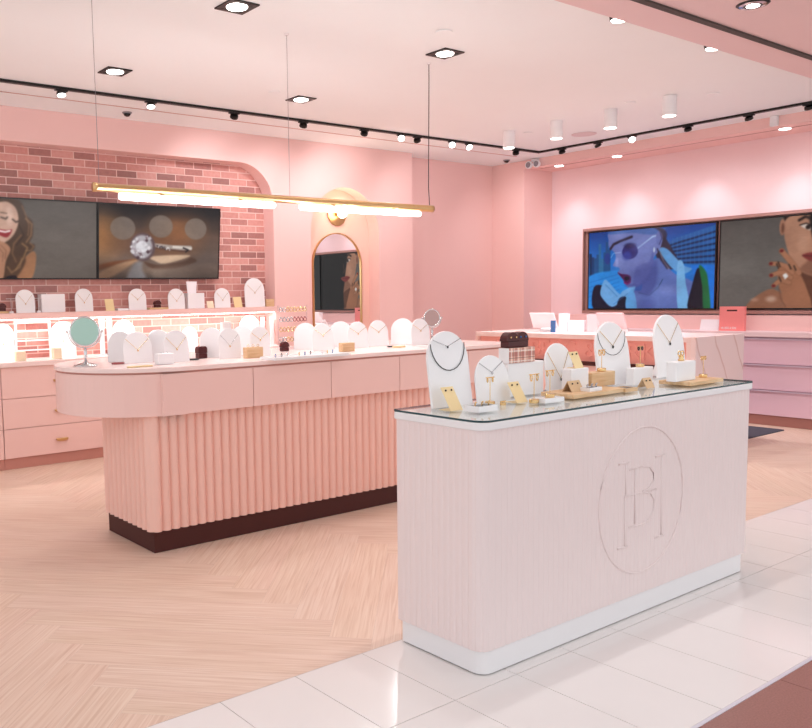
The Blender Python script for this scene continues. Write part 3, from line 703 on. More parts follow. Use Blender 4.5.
def hand_portrait(p):
    f = onr(700, 200, 6.06, yC_); Q = lambda pts: [f(u, v) for u, v in pts]
    p.vgrad([(0, '6E6864'), (.5, '78726E'), (1, '605A57')])
    p.poly(Q([(510, 98), (560, 60), (760, 20), (1000, 20), (1150, 200), (1100, 420), (1000, 300), (700, 100), (560, 108), (520, 128)]), '2A1B18', .012)
    p.poly(Q([(600, 420), (700, 440), (980, 380), (1000, 700), (600, 680)]), '6A4230', .02)
    p.poly(Q([(270, 655), (330, 590), (420, 540), (480, 555), (560, 600), (800, 660), (1100, 600), (1150, 720), (260, 720)]), '9C6C54', .014)
    p.poly(Q([(528, 110), (600, 80), (760, 60), (960, 90), (1010, 250), (960, 400), (820, 520), (700, 470), (600, 425), (548, 350), (514, 240), (512, 160)]), 'B98A72', .01)
    p.poly(Q([(640, 380), (720, 330), (760, 480), (700, 470), (610, 425)]), '8A5C48', .03, .7)
    p.ell(*f(500, 165), .03, .085, 'AA7A64', .15); p.ell(*f(502, 170), .015, .05, '7C5140', .4)
    p.line(Q([(602, 122), (640, 100), (690, 118), (720, 140)]), .028, '33211C', .014)
    p.poly(Q([(610, 155), (645, 145), (700, 172), (660, 182)]), 'D8C8BE', .006); p.ell(*f(655, 164), .022, .022, '2A1A16', .2); p.line(Q([(605, 152), (645, 140), (705, 172)]), .01, '1C1210', .008)
    p.poly(Q([(705, 20), (1300, -40), (1300, 720), (760, 720), (730, 480), (700, 300)]), '120C0C', .03)
    pass
    p.line(Q([(735, 190), (715, 265), (740, 280)]), .014, '8A5C48', .02, .8)
    p.poly(Q([(618, 335), (660, 318), (700, 318), (780, 330), (720, 372), (665, 368)]), '8A3A38', .01)
    p.line(Q([(620, 336), (690, 340), (780, 332)]), .006, '4A1A1C', .006)
    p.ell(*f(625, 260), .05, .09, 'C99C84', 1., .6)
    p.ell(*f(430, 600), .05, .03, 'D6B7A6', 1., .7); p.ell(*f(330, 605), .04, .02, 'C69C88', 1., .6)
    p.poly(Q([(470, 430), (490, 395), (560, 410), (600, 440), (640, 520), (672, 660), (520, 660), (500, 580), (478, 520)]), 'A97458', .01)
    for st, w in (([(495, 308), (530, 350), (570, 400), (600, 440)], .052), ([(430, 386), (480, 388), (520, 400), (560, 440)], .042), ([(432, 456), (480, 440), (510, 440), (550, 470)], .044), ([(446, 520), (470, 498), (500, 485), (540, 500)], .044)):
        p.line(Q(st), w+.008, '6E4632', .008, .6); p.line(Q(st), w, 'B07C60', .008)
        p.ell(*f(*st[0]), .02, .016, '7A2A2A', .3)
    for u, v in ((480, 390), (545, 405), (470, 400), (485, 480), (575, 412)): p.line(Q([(u-6, v-14), (u+6, v+14)]), .012, '2E2018', .006)
    p.poly(Q([(500, 455), (520, 442), (536, 462), (515, 482)]), 'E8E4E2', .006, 1, False)
    p.line(Q([(478, 530), (490, 600), (520, 650)]), .008, '7C5140', .01)
    p.grain(5); p.c = np.clip(p.c, 0, 1)**1.15*.93
tv_right(yA, yB_, blue_portrait, 'wide screen on the right wall with a blue city picture of a woman in sunglasses', 260)
tv_right(yC_, yC_-sw, hand_portrait, 'wide screen at the right photo edge showing a woman with a ringed hand on grey', 240)
tv_right(yC_-sw-.03, yC_-2*sw-.03, None, 'dark switched-off wide screen seen in the arched mirror, beyond the photo edge', 0)

# ------------------------------------------------------------------ arched mirror and sconce
ml, mr, mt = PY(313, 300, 7.585).x, PY(361.5, 300, 7.585).x, PY(338, 233, 7.585).z
w_, h_ = mr-ml, mt-.62
am = thing('arched_mirror', 'tall arched wall mirror with thin brass frame in the peach recess', 'mirror', ((ml+mr)/2, YB, .62))
o1 = arch(w_, h_, n=28); o2 = arch(w_-.024, h_-.024, 0, .012, n=28)
bm = bmesh.new()
for y in (0,):
    A = [bm.verts.new((x, -.03, z)) for x, z in o1]; B = [bm.verts.new((x, -.03, z)) for x, z in o2]; C_ = [bm.verts.new((x, -.001, z)) for x, z in o1]; D2 = [bm.verts.new((x, -.012, z)) for x, z in o2]
n = len(o1)
for i in range(n):
    j = (i+1) % n
    bm.faces.new((A[i], A[j], B[j], B[i])); bm.faces.new((A[i], C_[i], C_[j], A[j])); bm.faces.new((B[i], B[j], D2[j], D2[i]))
obj('frame', bm, 'brass', am)
obj('glass', prism(arch(w_-.02, h_-.02, 0, .01, n=28), 'y', -.015, -.012), 'mirror', am)
sp_ = PY(337.5, 212, YB-.02); sr = .135
sc2 = thing('wall_sconce', 'round brass wall light with glowing globe above the arched mirror', 'light', (sp_.x, YB, sp_.z-.02))
obj('backplate', lathe([(sr-.006, -.001), (sr, -.004), (sr, -.016), (sr-.004, -.02)], n=40, axis='y'), 'brass', sc2)
obj('socket', lathe([(.03, -.021), (.03, -.05), (.024, -.056)], n=20, axis='y'), 'brass', sc2)
obj('globe', ball((0, -.105, 0), .058, n=20), 'bulb', sc2, smooth=True)
lamp('sconce_light', 'POINT', (sp_.x, YB-.2, sp_.z+.01), 3.0, (1, .74, .5), .05)

# ------------------------------------------------------------------ pendant bar
py = 4.52
b0, b1 = PY(93, 187, py).x, PY(432.5, 209.5, py).x
zc = PY(260, 200, py).z; zc = (PY(94, 186.7, py).z+PY(431, 209, py).z)/2
pl = thing('pendant_light', 'long brass pendant bar with two glowing tubes hanging over the island counter', 'light', ((b0+b1)/2, py, zc)); pm = (b0+b1)/2
obj('bar', tube([(b0-pm, 0, 0), (b0-pm+.02, 0, 0), (b0-pm+.021, 0, 0), (b1-pm-.02, 0, 0), (b1-pm, 0, 0)], [.026, .026, .024, .024, .026], n=20), 'brass', pl, smooth=True)
for ua, ub, va in ((119, 275, 200), (300, 420.5, 212)):
    ta, tb = PY(ua, va, py).x-pm, PY(ub, va, py).x-pm
    tr = .022; zt_ = -.024-tr+.004
    pts = [(ta+.004, 0, zt_), (ta+.012, 0, zt_), (ta+.025, 0, zt_), (tb-.025, 0, zt_), (tb-.012, 0, zt_), (tb-.004, 0, zt_), (tb, 0, zt_)]
    obj('glass_tube', tube(pts, [tr*.86, tr, tr, tr, tr*.92, tr*.7, tr*.2], n=18), 'tube', pl, smooth=True)
    for k in range(2): obj('clip', lathe([(.02, -.026), (.02, -.02)], (ta+(tb-ta)*(.25+.5*k), 0, 0), 12), 'brass', pl)
xc = [PZ(287.6, 33, CEIL).x, PZ(433, 64, CEIL).x]; xc = [PY(99, 180, py).x]+xc
for k, x in enumerate(xc):
    r_ = .0035 if k == 2 else .0015
    xx = min(x, b1-.03)-pm
    pts = [(xx, 0, CEIL-zc-.003), (xx, 0, CEIL-zc-.12), (xx-.006*(k == 2), .0, .45), (xx-.01*(k == 2), 0, .15), (xx, 0, .026)]
    obj('cable' if k < 2 else 'power_cord', tube(pts, r_, n=6), 'grayplastic' if k < 2 else 'blackmetal', pl)
    obj('ceiling_cup', lathe([(.012, CEIL-zc-.012), (.016, CEIL-zc-.001)], (xx, 0, 0), 12), 'white_gloss', pl)
for ua, ub in ((117.5, 275.5), (298, 421.5)):
    for k in range(3):
        ta, tb = PY(ua, 205, py).x, PY(ub, 205, py).x
        lamp('tube_glow', 'POINT', (ta+(tb-ta)*(k+.5)/3, py, zc-.115), 4.5, (1, .985, .98), .05)

# ------------------------------------------------------------------ ceiling fixtures
warm = (1, .96, .93)
sq = [((115, 71), 'nearest the left photo edge above the brick screens'), ((237, 6), 'at the top photo edge, left of centre'), ((301, 99), 'near the track above the arch opening'), ((445, 53), 'beside the pendant power cord, nearest the middle')]
for (u, v), w in sq:
    p = PZ(u, v, CEIL); h = .095
    t = thing('recessed_downlight', 'square black-framed recessed ceiling light ' + w, 'light', (p.x, p.y, CEIL), group='square ceiling downlights')
    bm = bmesh.new()
    for q in ((-h, h, -h, -h+.028), (-h, h, h-.028, h), (-h, -h+.028, -h+.028, h-.028), (h-.028, h, -h+.028, h-.028)): box(q[0], q[1], q[2], q[3], -.008, -.0005, bm)
    obj('frame', bm, 'blackmetal', t)
    obj('housing', box(-h+.0285, h-.0285, -h+.0285, h-.0285, -.004, -.0005), 'groove', t)
    obj('lens', lathe([(.058, -.012), (.062, -.0045)], n=24), 'lens', t)
    lamp('downlight_beam', 'SPOT', (p.x, p.y, CEIL-.03), 34, warm, .06, target=(p.x, p.y, 0), spot=2.1, blend=.8)
for (u, v), w in (((509, 131.5), 'farthest left, near the corner of the track'), ((556.5, 121), 'second from the left'), ((610.5, 109.5), 'second from the right'), ((669.5, 96), 'nearest the right photo edge')):
    p = PZ(u, v, CEIL)
    t = thing('cylinder_downlight', 'white cylinder ceiling light ' + w + ' above the service counter', 'light', (p.x, p.y, CEIL), group='white cylinder ceiling lights')
    obj('housing', lathe([(.06, -.001), (.06, -.165), (.056, -.168)], n=28), 'white_disp', t)
    obj('lens', lathe([(.053, -.1685), (.05, -.172)], n=24), 'lens', t)
    lamp('cylinder_beam', 'SPOT', (p.x, p.y, CEIL-.19), 78, (1, .97, .98), .06, target=(p.x, p.y, 0), spot=1.9, blend=.8)
ty, tx = 6.57, 8.39
bm = box(-.6, tx+.02, ty-.02, ty+.02, CEIL-.02, CEIL-.0005); box(tx-.02, tx+.02, 3.0, ty-.02, CEIL-.02, CEIL-.0005, bm)
tag(obj('lighting_track', bm, 'blackmetal'), 'black L-shaped ceiling track running along the back and right of the shop', 'track')
def track_spot(x, y, aim, lit, w):
    t = thing('track_spotlight', ('lit ' if lit else 'dark-lensed ')+'black track spotlight ' + w, 'light', (x, y, CEIL-.02), group='spotlights on the ceiling track')
    obj('adapter', box(-.05, .05, -.016, .016, -.012, -.0005) if abs(y-ty) < .01 else box(-.016, .016, -.05, .05, -.012, -.0005), 'blackmetal', t)
    d = Vector(aim).normalized(); c = Vector((0, 0, -.031))
    bm = lathe([(.028, -.014), (.036, -.01), (.038, .012)], n=18); q = d.to_track_quat('Z', 'Y').to_matrix()
    for v in bm.verts: v.co = q @ v.co + c
    obj('head', bm, 'blackmetal', t)
    bm = lathe([(.034, .0125), (.03, .016)], n=18)
    for v in bm.verts: v.co = q @ v.co + c
    obj('lens', bm, 'spotlens' if lit else 'grayplastic', t)
    lamp('spot_beam', 'SPOT', (x+d.x*.05, y+d.y*.05, CEIL-.05+d.z*.05), 26 if lit else (27 if abs(y-ty) < .01 else 17), (1, .96, .95) if lit else (1, .97, 1), .04, target=(x+d.x, y+d.y, CEIL-.05+d.z), spot=1.3 if lit else 1.9, blend=1)  # heads with dark lenses also emit, a beam added to brighten the walls
for u, aim, lit, w in ((62, (0, -.3, -1), 1, 'first from the left photo edge'), (151, (-.1, -.3, -1), 1, 'second from the left above the ring screen'), (234, (.2, .6, -.6), 0, 'third from the left above the brick'),
                       (303, (.2, .6, -.7), 0, 'fourth from the left above the arch sconce'), (364, (.3, .7, -.6), 0, 'fifth from the left, right of the sconce'), (401, (-.5, -.75, -.6), 1, 'sixth from the left, left of the power cord'), (417, (.6, .4, -.6), 0, 'just left of the pendant power cord'),
                       (452, (-.6, -.7, -.6), 1, 'right of the pendant power cord'), (469, (-.3, -.8, -.7), 1, 'near the first white cylinder light'), (516, (.5, .3, -.7), 0, 'past the first white cylinder light')):
    track_spot(PY(u, 110, ty).x, ty, aim, lit, w + ', back run')
for u, v, aim, lit, w in ((562, 148.5, (.6, .1, -.95), 0, 'first from the corner'), (598, 141.5, (.6, -.2, -.95), 0, 'second from the corner'), (632, 136, (-.6, -.6, -.6), 1, 'third from the corner'), (688, 125, (.6, .1, -.95), 0, 'fourth from the corner'), (749, 113.5, (.6, 0, -.95), 0, 'fifth from the corner'), (809, 103, (.6, 0, -.95), 0, 'at the right photo edge')):
    track_spot(tx, PX(u, v, tx).y, aim, lit, w + ', right run')
for u, v, w in ((559, 166, 'farthest left'), (617, 156.5, 'second from the left'), (785, 128.2, 'nearest the right photo edge')):
    p = PZ(u, v, SOF); yv = PX(u, v, XR+.17).y
    t = thing('recessed_downlight', 'small round lit soffit light ' + w + ' over the wide screens', 'light', (XR+.17, yv, SOF), group='round soffit lights')
    obj('trim_ring', lathe([(.06, -.006), (.064, -.0005)], n=24), 'white_disp', t); obj('lens', lathe([(.05, -.0095), (.054, -.0065)], n=24), 'lens', t)
for yv in (6.72, 5.91, 4.98, 4.05, 3.12):
    lamp('soffit_beam', 'SPOT', (XR+.17, yv, SOF-.03), 17, (.93, .92, 1), .05, target=(XN+.02, yv, 1.5), spot=1.25, blend=1)
# plates, detectors, small bits
for u, v, rr, w in ((444, 31.5, .055, 'near the top photo edge left of the soffit'), (274.5, 92, .05, 'left of the square light above the arch'), (528, 132.5, .05, 'between the first two white cylinder lights'), (713, 93.5, .055, 'right of the white cylinder lights'), (630, 102.5, .05, 'between the right two white cylinder lights')):
    p = PZ(u, v, CEIL); tag(obj('sprinkler_cover', lathe([(rr-.004, -.008), (rr, -.001)], n=24), 'ceiling', loc=(p.x, p.y, CEIL)), 'flat round ceiling sprinkler cover plate ' + w, 'cover plate', 'round ceiling cover plates')
p = PZ(584, 134, CEIL); t = thing('ceiling_speaker', 'flat round white ceiling speaker grille between the white cylinder lights', 'speaker', (p.x, p.y, CEIL))
obj('grille', lathe([(.125, -.006), (.13, -.001)], n=36), 'grille', t)
for u, v, w in ((127, 112.3, 'above the brick screens, left'), (506.5, 160, 'near the room corner')):
    p = PZ(u, v, CEIL); t = thing('ceiling_camera', 'small dark dome fitting on the ceiling edge ' + w, 'camera', (p.x, p.y, CEIL), group='small dark ceiling domes')
    obj('base', lathe([(.04, -.012), (.045, -.001)], n=20), 'grayplastic', t); obj('dome', ball((0, 0, -.014), .032, sz=.8), 'blackscreen', t, smooth=True)
p = PX(535, 163, XR-.02)
t = thing('emergency_light', 'white twin-head emergency light high on the wall by the room corner', 'light', (XR, p.y, p.z))
obj('mount', box(-.03, -.001, -.05, .05, .02, .05), 'white_disp', t)
for s in (-1, 1):
    hd = obj('lamp_head', lathe([(.03, -.001), (.045, -.03), (.045, -.06)], (-.02, s*.06, -.02), 18, axis='x'), 'white_disp', t)
    obj('lamp_face', lathe([(.036, -.0605), (.03, -.066)], (-.02, s*.06, -.02), 16, axis='x'), 'grayplastic', hd)
p = PX(774, 121, XR-.03); tag(obj('wall_sensor', box(-.05, -.001, -.035, .035, -.05, .05), 'white_disp', loc=(XR, p.y, p.z), bevel=.008), 'small white box sensor on the fascia above the right screen', 'sensor')
p0_ = PZ(753, 4, MALL)
for k, w in enumerate(('at the top right photo corner', 'over the front counter', 'over the front counter left end')):
    p = Vector((p0_.x-1.0*k, p0_.y, MALL))
    t = thing('recessed_downlight', 'large round chrome-rimmed shop-front soffit light ' + w, 'light', (p.x, p.y, MALL), group='round shop-front soffit lights')
    obj('trim_ring', lathe([(.075, -.0075), (.085, -.001)], n=28), 'blackmetal', t); obj('reflector', lathe([(.05, -.011), (.07, -.008)], n=28), 'chrome', t); obj('lens', lathe([(.03, -.0145), (.034, -.0115)], n=20), 'lens', t)
    lamp('soffit_beam', 'SPOT', (p.x, p.y, MALL-.04), 25, (1, .985, .98), .03, target=(p.x, p.y, 0), spot=1.9, blend=.8)
for u, v, w in ((617, 19, 'farther from the corner'), (711, 47.5, 'nearer the top right corner')):
    p = PZ(u, v+1, CEIL-.03); t = thing('recessed_downlight', 'round white ceiling light half hidden by the shop-front soffit, '+w, 'light', (p.x+.01, p.y-.01, CEIL), group='half hidden ceiling lights')
    obj('trim_ring', lathe([(.055, -.03), (.06, -.001)], n=24), 'blackmetal', t); obj('lens', lathe([(.045, -.036), (.05, -.0305)], n=24), 'lens', t)

# ------------------------------------------------------------------ display pieces
def stand(loc, w, h, rotz, label, group, lean=.14, t=.008, foot=True, fd=.09, name='necklace_stand', cat='necklace stand'):
    r = thing(name, label, cat, loc, rotz, group)
    r['w'], r['h'], r['lean'] = w, h, lean
    obj('panel', prism(arch(w, h), 'y', 0, t, lean=lean), 'white_disp', r, bevel=.0015)
    if foot:
        d = min(fd, h*.32); hh = h*.55
        pts = [(t+.0005, .0), (t+lean*hh+.0005, hh), (t+lean*hh+.006, hh), (t+d, .006), (t+d, 0)]
        obj('prop', prism(pts, 'x', -w*.12, w*.12), 'white_disp', r)
    return r
def on_panel(st, pts, off=.0022):
    return [Vector((x*st['w'], z*st['h']*st['lean']-off, z*st['h'])) for x, z in pts]
def chain(st, pts, label, m='silver', r=.0013, pend=None, pm='silver', pr=.005, group=None, name='necklace'):
    """a necklace hung on a stand; pts are across/up fractions of the panel"""
    q = []
    P = on_panel(st, pts, off=r+.0012)
    o = obj(name, tube(P, r, n=6), m, smooth=True); o.location = st.location; o.rotation_euler = st.rotation_euler
    tag(o, label, 'necklace', group)
    if pend: obj('pendant', ball(on_panel(st, [pend], off=.004)[0], pr, sz=1.3, sy=.6), pm, o, smooth=True)
    return o
def Vn(top=.74, low=.55, half=.44, n=2): return [(-half, top), (0, low), (half, top)]
def Un(top=.75, low=.45, half=.46): return [(-half*math.cos(a)*1., top-(top-low)*math.sin(a)) for a in [PI*i/14 for i in range(15)]]
def slot(u0, u1, vb, vt, z, back=.03):
    p = PZ(u0, vb, z); q = at(u1, vb, 1, p.y); h = at((u0+u1)/2, vt, 1, p.y+back).z-z
    return (p.x+q.x)/2, p.y, abs(q.x-p.x), h
Z1 = .9545
def small_box(u0, u1, vb, vt, z, name, label, cat, m='white_disp', dep=None, group=None, rotz=0, lid=False, ydef=None):
    x, y, w, h = slot(u0, u1, vb, vt, z, 0)
    if ydef: 
        y = ydef; w = at(u1, vb, 1, y).x-at(u0, vb, 1, y).x; x = (at(u1, vb, 1, y).x+at(u0, vb, 1, y).x)/2; h = at((u0+u1)/2, vt, 1, y).z-z
    d = dep or w
    o = obj(name, box(-w/2, w/2, 0, d, 0, h), m, loc=(x, y, z), rotz=rotz, bevel=.0025); tag(o, label, cat, group); o['dims'] = (w, d, h)
    return o
def card(loc, w, h, lean, label, m='goldcard', rotz=0, group='gold earring cards'):
    """folded earring card: leaning front, folded foot"""
    t = .0022; L = h*lean
    pts = [(0, 0), (L, h), (L+t, h-.001), (t*1.3, t), (L*.9+.012, t), (L*.9+.012, 0)]
    o = obj('earring_card', prism(pts, 'x', -w/2, w/2), m, loc=loc, rotz=rotz); return tag(o, label, 'earring card', group)
def stud_pair(loc, w, h, lean, rotz, label, m='gold', up=.86, r=.004):
    for s in (-1, 1):
        o = obj('earring', ball((s*w*.24, h*up*lean-.003, h*up), r), m, smooth=True, loc=loc, rotz=rotz); tag(o, label, 'earring', label)
def tbar(loc, h, w, label, hoops=None, hl=None, m='gold', rotz=0, hm='gold', group='gold T-bar earring stands', base_m=None):
    r = thing('earring_stand', label, 'earring stand', loc, rotz, group)
    obj('base', lathe([(.019, 0), (.02, .004), (.02, .014), (.018, .016)], n=24), base_m or m, r, smooth=False)
    obj('post', tube([(0, 0, .0165), (0, 0, h-.002)], .0016, n=8), m, r)
    obj('crossbar', tube([(-w/2, 0, h), (w/2, 0, h)], .0022, n=8), m, r)
    if hoops:
        for s in (-1, 1):
            rr = hoops; c = (s*w*.3, 0, h-rr-.0006)
            bm = tube([(c[0]+rr*math.cos(2*PI*i/20)*.55, rr*math.cos(2*PI*i/20)*.8, c[2]+rr*math.sin(2*PI*i/20)) for i in range(20)], .0028, closed=True, n=6)
            o = obj('earring', bm, hm, smooth=True, loc=loc, rotz=rotz); tag(o, hl, 'earring', hl)
    return r
def tray(loc, w, d, h, label, m='white_disp', fill='darkbead', rotz=0, nr=0, rl=None, rm='gold', group=None):
    r = thing('jewelry_tray', label, 'tray', loc, rotz, group); e = .006
    bm = box(-w/2, w/2, 0, d, 0, h*.6)
    for q in ((-w/2, w/2, 0, e), (-w/2, w/2, d-e, d), (-w/2, -w/2+e, e, d-e), (w/2-e, w/2, e, d-e)): box(q[0], q[1], q[2], q[3], h*.6, h, bm)
    obj('dish', bm, m, r)
    obj('pad', box(-w/2+e+.001, w/2-e-.001, e+.001, d-e-.001, h*.6+.0003, h*.85), fill, r)
    for k in range(nr):
        x = (-.36+.72*k/max(1, nr-1))*w; rr = .0095
        bm = tube([(x+rr*math.cos(2*PI*i/14)*.5, d*.45+rr*math.cos(2*PI*i/14)*.6, h*.85+rr*.8+rr*math.sin(2*PI*i/14)*.8) for i in range(14)], .002, closed=True, n=6)
        ball((x, d*.45-.004, h*.85+rr*1.7), .0035, bm)
        o = obj('ring', bm, rm, smooth=True, loc=loc, rotz=rotz); tag(o, rl, 'ring', rl)
    return r
def ring_cushion(loc, w, h, label, rotz=0, rings=None, group=None, n=2, dep=.035):
    """rounded burgundy lobes with a slit, one lobe per ring"""
    r = thing('ring_holder', label, 'ring holder', loc, rotz, group)
    lw = w/n
    obj('base', box(-w/2+.001, w/2-.001, 0, dep, 0, h*.42), 'burgundy', r, bevel=.004)
    for k in range(n):
        x = -w/2+lw*(k+.5); rr = lw*.56
        o = obj('lobe', prism([(x-rr, h*.43), (x+rr, h*.43)]+arc(x, h-rr, rr, 0, PI, 14), 'y', (k % 2)*.004, dep-.001-(k % 2)*.004), 'burgundy', r, bevel=.003)
        if rings:
            for s in (-1, 1):
                e = obj('earring', ball((x+s*rr*.45, -.003+(k % 2)*.004, h*.66), .0042), rings[k][0], smooth=True, loc=loc, rotz=rotz); tag(e, rings[k][1], 'earring', rings[k][1])
    return r
def table_mirror(base, disc, rad, label, tint, rotz):
    """round swivel mirror: base disc, stem, yoke, rim and glass; disc centre height above base"""
    r = thing('table_mirror', label, 'mirror', base, rotz)
    obj('base', lathe([(rad*.8, 0), (rad*.82, .004), (rad*.55, .012), (.014, .02), (.010, .03)], n=32), 'chrome', r, smooth=True)
    hz = disc; bt = hz-rad-.012
    bm = lathe([(.007, .0305), (.007, bt*.45), (.014, bt*.5), (.007, bt*.56), (.012, bt*.8), (.006, bt)], n=16); obj('stem', bm, 'chrome', r, smooth=True)
    bm = tube([((rad+.01)*math.cos(a), 0, hz+(rad+.01)*math.sin(a)) for a in [PI+PI*i/20 for i in range(21)]], .004, n=8); obj('yoke', bm, 'chrome', r, smooth=True)
    bm = tube([((rad-.002)*math.cos(2*PI*i/36), 0, hz+(rad-.002)*math.sin(2*PI*i/36)) for i in range(36)], .0055, closed=True, n=8); fr_ = obj('rim', bm, 'chrome', r, smooth=True)
    obj('glass', lathe([(rad-.006, -.002), (rad-.006, .002)], (0, 0, hz), 36, axis='y'), tint, r)
    for s in (-1, 1): obj('knob', ball((s*(rad+.014), 0, hz), .008), 'chrome', r, smooth=True)
    return r
M['mirror_green'] = mat('greenish_mirror_reflection', 'A9C2B6', .3, metal=1., noise=0)  # greenish glass tint, with the mall's reflection painted into the colour
M['mirror_rose'] = mat('rose_mirror_reflection', 'B79590', .3, metal=1., noise=0)  # rosy base paints the reflected pink room into the glass

# ---- front counter
FG = 'white arched stands on the front counter'
sa = slot(433, 473, 409, 331, Z1); A = stand((sa[0], sa[1], Z1), sa[2], sa[3], 0, 'tallest white arched necklace stand at the left end of the front counter', 'necklace stand'.join(('white ', 's on the front counter')), t=.012)
chain(A, Vn(.895, .80, .345), 'thin silver V necklace high on the leftmost tall front-counter stand', pend=(0, .79), pm='darkbead', pr=.004)
chain(A, Un(.84, .48, .42), 'dark stone tennis necklace hanging low on the leftmost tall front-counter stand', m='darkbead', r=.0019)
sb = slot(476, 508, 402, 353.5, Z1); B = stand((sb[0]-.058, 2.325, Z1), sb[2], sb[3], 0, 'short white arched stand between two gold cards near the left of the front counter', A['group'], fd=.03)
chain(B, Vn(.86, .64, .36), 'fine silver V necklace on the short front-counter stand', pend=(0, .625))
sc_ = slot(539.5, 567, 391.5, 342.5, Z1+.0); Cst = stand((sc_[0], min(sc_[1], 2.40), Z1), sc_[2], sc_[3], 0, 'mid-height white arched stand right of the plaid box on the front counter', A['group'])
chain(Cst, Vn(.82, .26, .38), 'gold V necklace with black drop on the stand beside the plaid box', m='gold', pend=(0, .235), pm='black', pr=.005)
sd = slot(596, 629, 386.5, 321.5, Z1); Dst = stand((sd[0], 2.37, Z1), sd[2]*.98, sd[3], 0, 'tall white arched stand with two necklaces at the middle of the front counter', A['group'], t=.012)
chain(Dst, Vn(.86, .62, .34), 'gold V necklace with black stone on the tall middle stand', m='gold', pend=(0, .60), pm='black', pr=.006)
chain(Dst, Un(.83, .47, .42), 'dark beaded long necklace on the tall middle front-counter stand', m='darkbead')
se = slot(653.5, 682, 378, 314.5, Z1); Est = stand((se[0], 2.392, Z1+.0), se[2], se[3], 0, 'tall white arched stand at the right end of the front counter', A['group'], t=.012)
chain(Est, Vn(.86, .55, .36), 'gold V necklace with dark drop on the rightmost tall front-counter stand', m='gold', pend=(0, .53), pm='darkbead', pr=.006)
# gold cards
c1 = PZ(457, 410.5, Z1); card((c1.x, c1.y, Z1), .066, .088, .62, 'gold earring card in front of the tallest stand at the left counter end')
stud_pair((c1.x, c1.y, Z1), .066, .088, .62, 0, 'small dark stud on the gold card before the tallest stand', 'darkbead')
c2 = PZ(522.5, 402.5, Z1); card((c2.x, c2.y, Z1), .068, .082, .62, 'gold earring card in front of the tall white block')
stud_pair((c2.x, c2.y, Z1), .068, .082, .62, 0, 'small dark stud on the gold card before the white block', 'darkbead')
# low white tray with rings, and T-bar
t1 = PZ(489, 411.5, Z1); tray((t1.x-.002, t1.y, Z1), .105, .075, .022, 'square white ring tray at the front left corner of the front counter', nr=3, rl='gold ring standing in the tray at the counter front left corner', rm='gold')
b1_ = PZ(491, 402.5, Z1); tbar((at(490, 404, 1, 2.285).x, 2.285, Z1), .112, .05, 'gold T-bar stand behind the front left ring tray', .009, 'little gold hoop on the T-bar behind the left ring tray')
k1 = PZ(501, 405.5, Z1); kb = thing('ring_holder', 'gold cone ring holder lying right of the front left ring tray', 'ring holder', (k1.x+.012, k1.y+.0, Z1))
obj('base', lathe([(.012, 0), (.012, .012)], n=16), 'gold', kb); obj('arm', tube([(-.016, 0, .0155), (.016, 0, .0155)], .003, n=8), 'gold', kb)
# tall white block, plaid box, burgundy holder
wb = small_box(508, 543.5, 397, 362, Z1, 'display_block', 'tall white block under the plaid box on the front counter', 'display block', dep=.06, ydef=2.40)
wz = Z1+wb['dims'][2]+.0005
pb = small_box(509, 535, 362.6, 347.5, wz, 'gift_box', 'pink plaid gift box with white end on the tall white block', 'box', m='plaid', dep=.055, ydef=2.392)
d_ = pb['dims']; obj('end_panel', box(-d_[0]/2-.002, -d_[0]/2-.0003, 0, d_[1], .0, d_[2]), 'white_disp', pb)
ring_cushion((at(518, 347, 1, 2.4).x, 2.398, wz+d_[2]+.0018), at(528.5, 347, 1, 2.4).x-at(507.5, 347, 1, 2.4).x, .067, 'burgundy double ring holder on top of the plaid box', rings=[('gold', 'gold stud in the left lobe of the burgundy holder on the plaid box'), ('bluestone', 'blue stud in the right lobe of the burgundy holder on the plaid box')], dep=.042)
b2 = PZ(534, 403, Z1); tbar((b2.x, b2.y, Z1), .118, .062, 'gold T-bar stand with hoops in front of the tall white block', .013, 'large gold hoop on the T-bar before the white block')
# tray with T-bar, board with tent card
t3 = PZ(553, 402.5, Z1); tray((t3.x+.012, t3.y, Z1), .125, .07, .018, 'flat white tray holding a T-bar left of the wooden board', fill='white_gloss')
tbar((t3.x+.025, t3.y+.035, Z1+.016), .112, .06, 'gold T-bar stand standing on the flat white tray', .011, 'gold drop hoop on the T-bar on the flat white tray')
def plank(u0, v0, u1, v1, dep, label):
    p = PZ(u0, v0, Z1); q = at(u1, v1, 1, p.y)
    o = obj('display_board', box(0, q.x-p.x, 0, dep, 0, .018), 'lightwood', loc=(p.x, p.y, Z1), bevel=.002); tag(o, label, 'board', 'light wooden display boards'); return p.x, p.y, q.x
pA = plank(574, 399.2, 626, 391, .17, 'light wooden board with a brown tent card at the middle of the front counter')
pB = plank(690.5, 386.3, 723.5, 380.8, .16, 'light wooden board at the right end of the front counter')
ZB = Z1+.0185
def tent(u, v, z, w, h, label):
    p = PZ(u, v, z); t = .002; L = h*.55
    o = obj('earring_card', prism([(0, 0), (L, h), (2*L, 0), (2*L-t*1.3, 0), (L, h-t*2.2), (t*1.3, 0)], 'x', -w/2, w/2), 'kraft', loc=(p.x, p.y, z)); tag(o, label, 'earring card', 'bronze tent cards')
    for s in (-1, 1): e = obj('earring', ball((s*w*.22, L*.72-.003, h*.74), .0036), 'darkbead', smooth=True, loc=(p.x, p.y, z)); tag(e, 'dark stud on the '+label, 'earring', 'dark stud on the '+label)
    return o
tent(578, 391.5, ZB, .085, .046, 'bronze tent card on the middle board')
tent(651, 388, Z1, .066, .046, 'bronze tent card right of the wooden tray')
blk = small_box(571, 588.5, 388.5, 368.5, ZB, 'display_block', 'small white block behind the bronze tent card on the middle board', 'display block', dep=.05, ydef=2.283)
card((at(580, 368, 1, 2.29).x, 2.292, ZB+blk['dims'][2]+.0005), .062, .072, .5, 'gold earring card standing on the small white block')
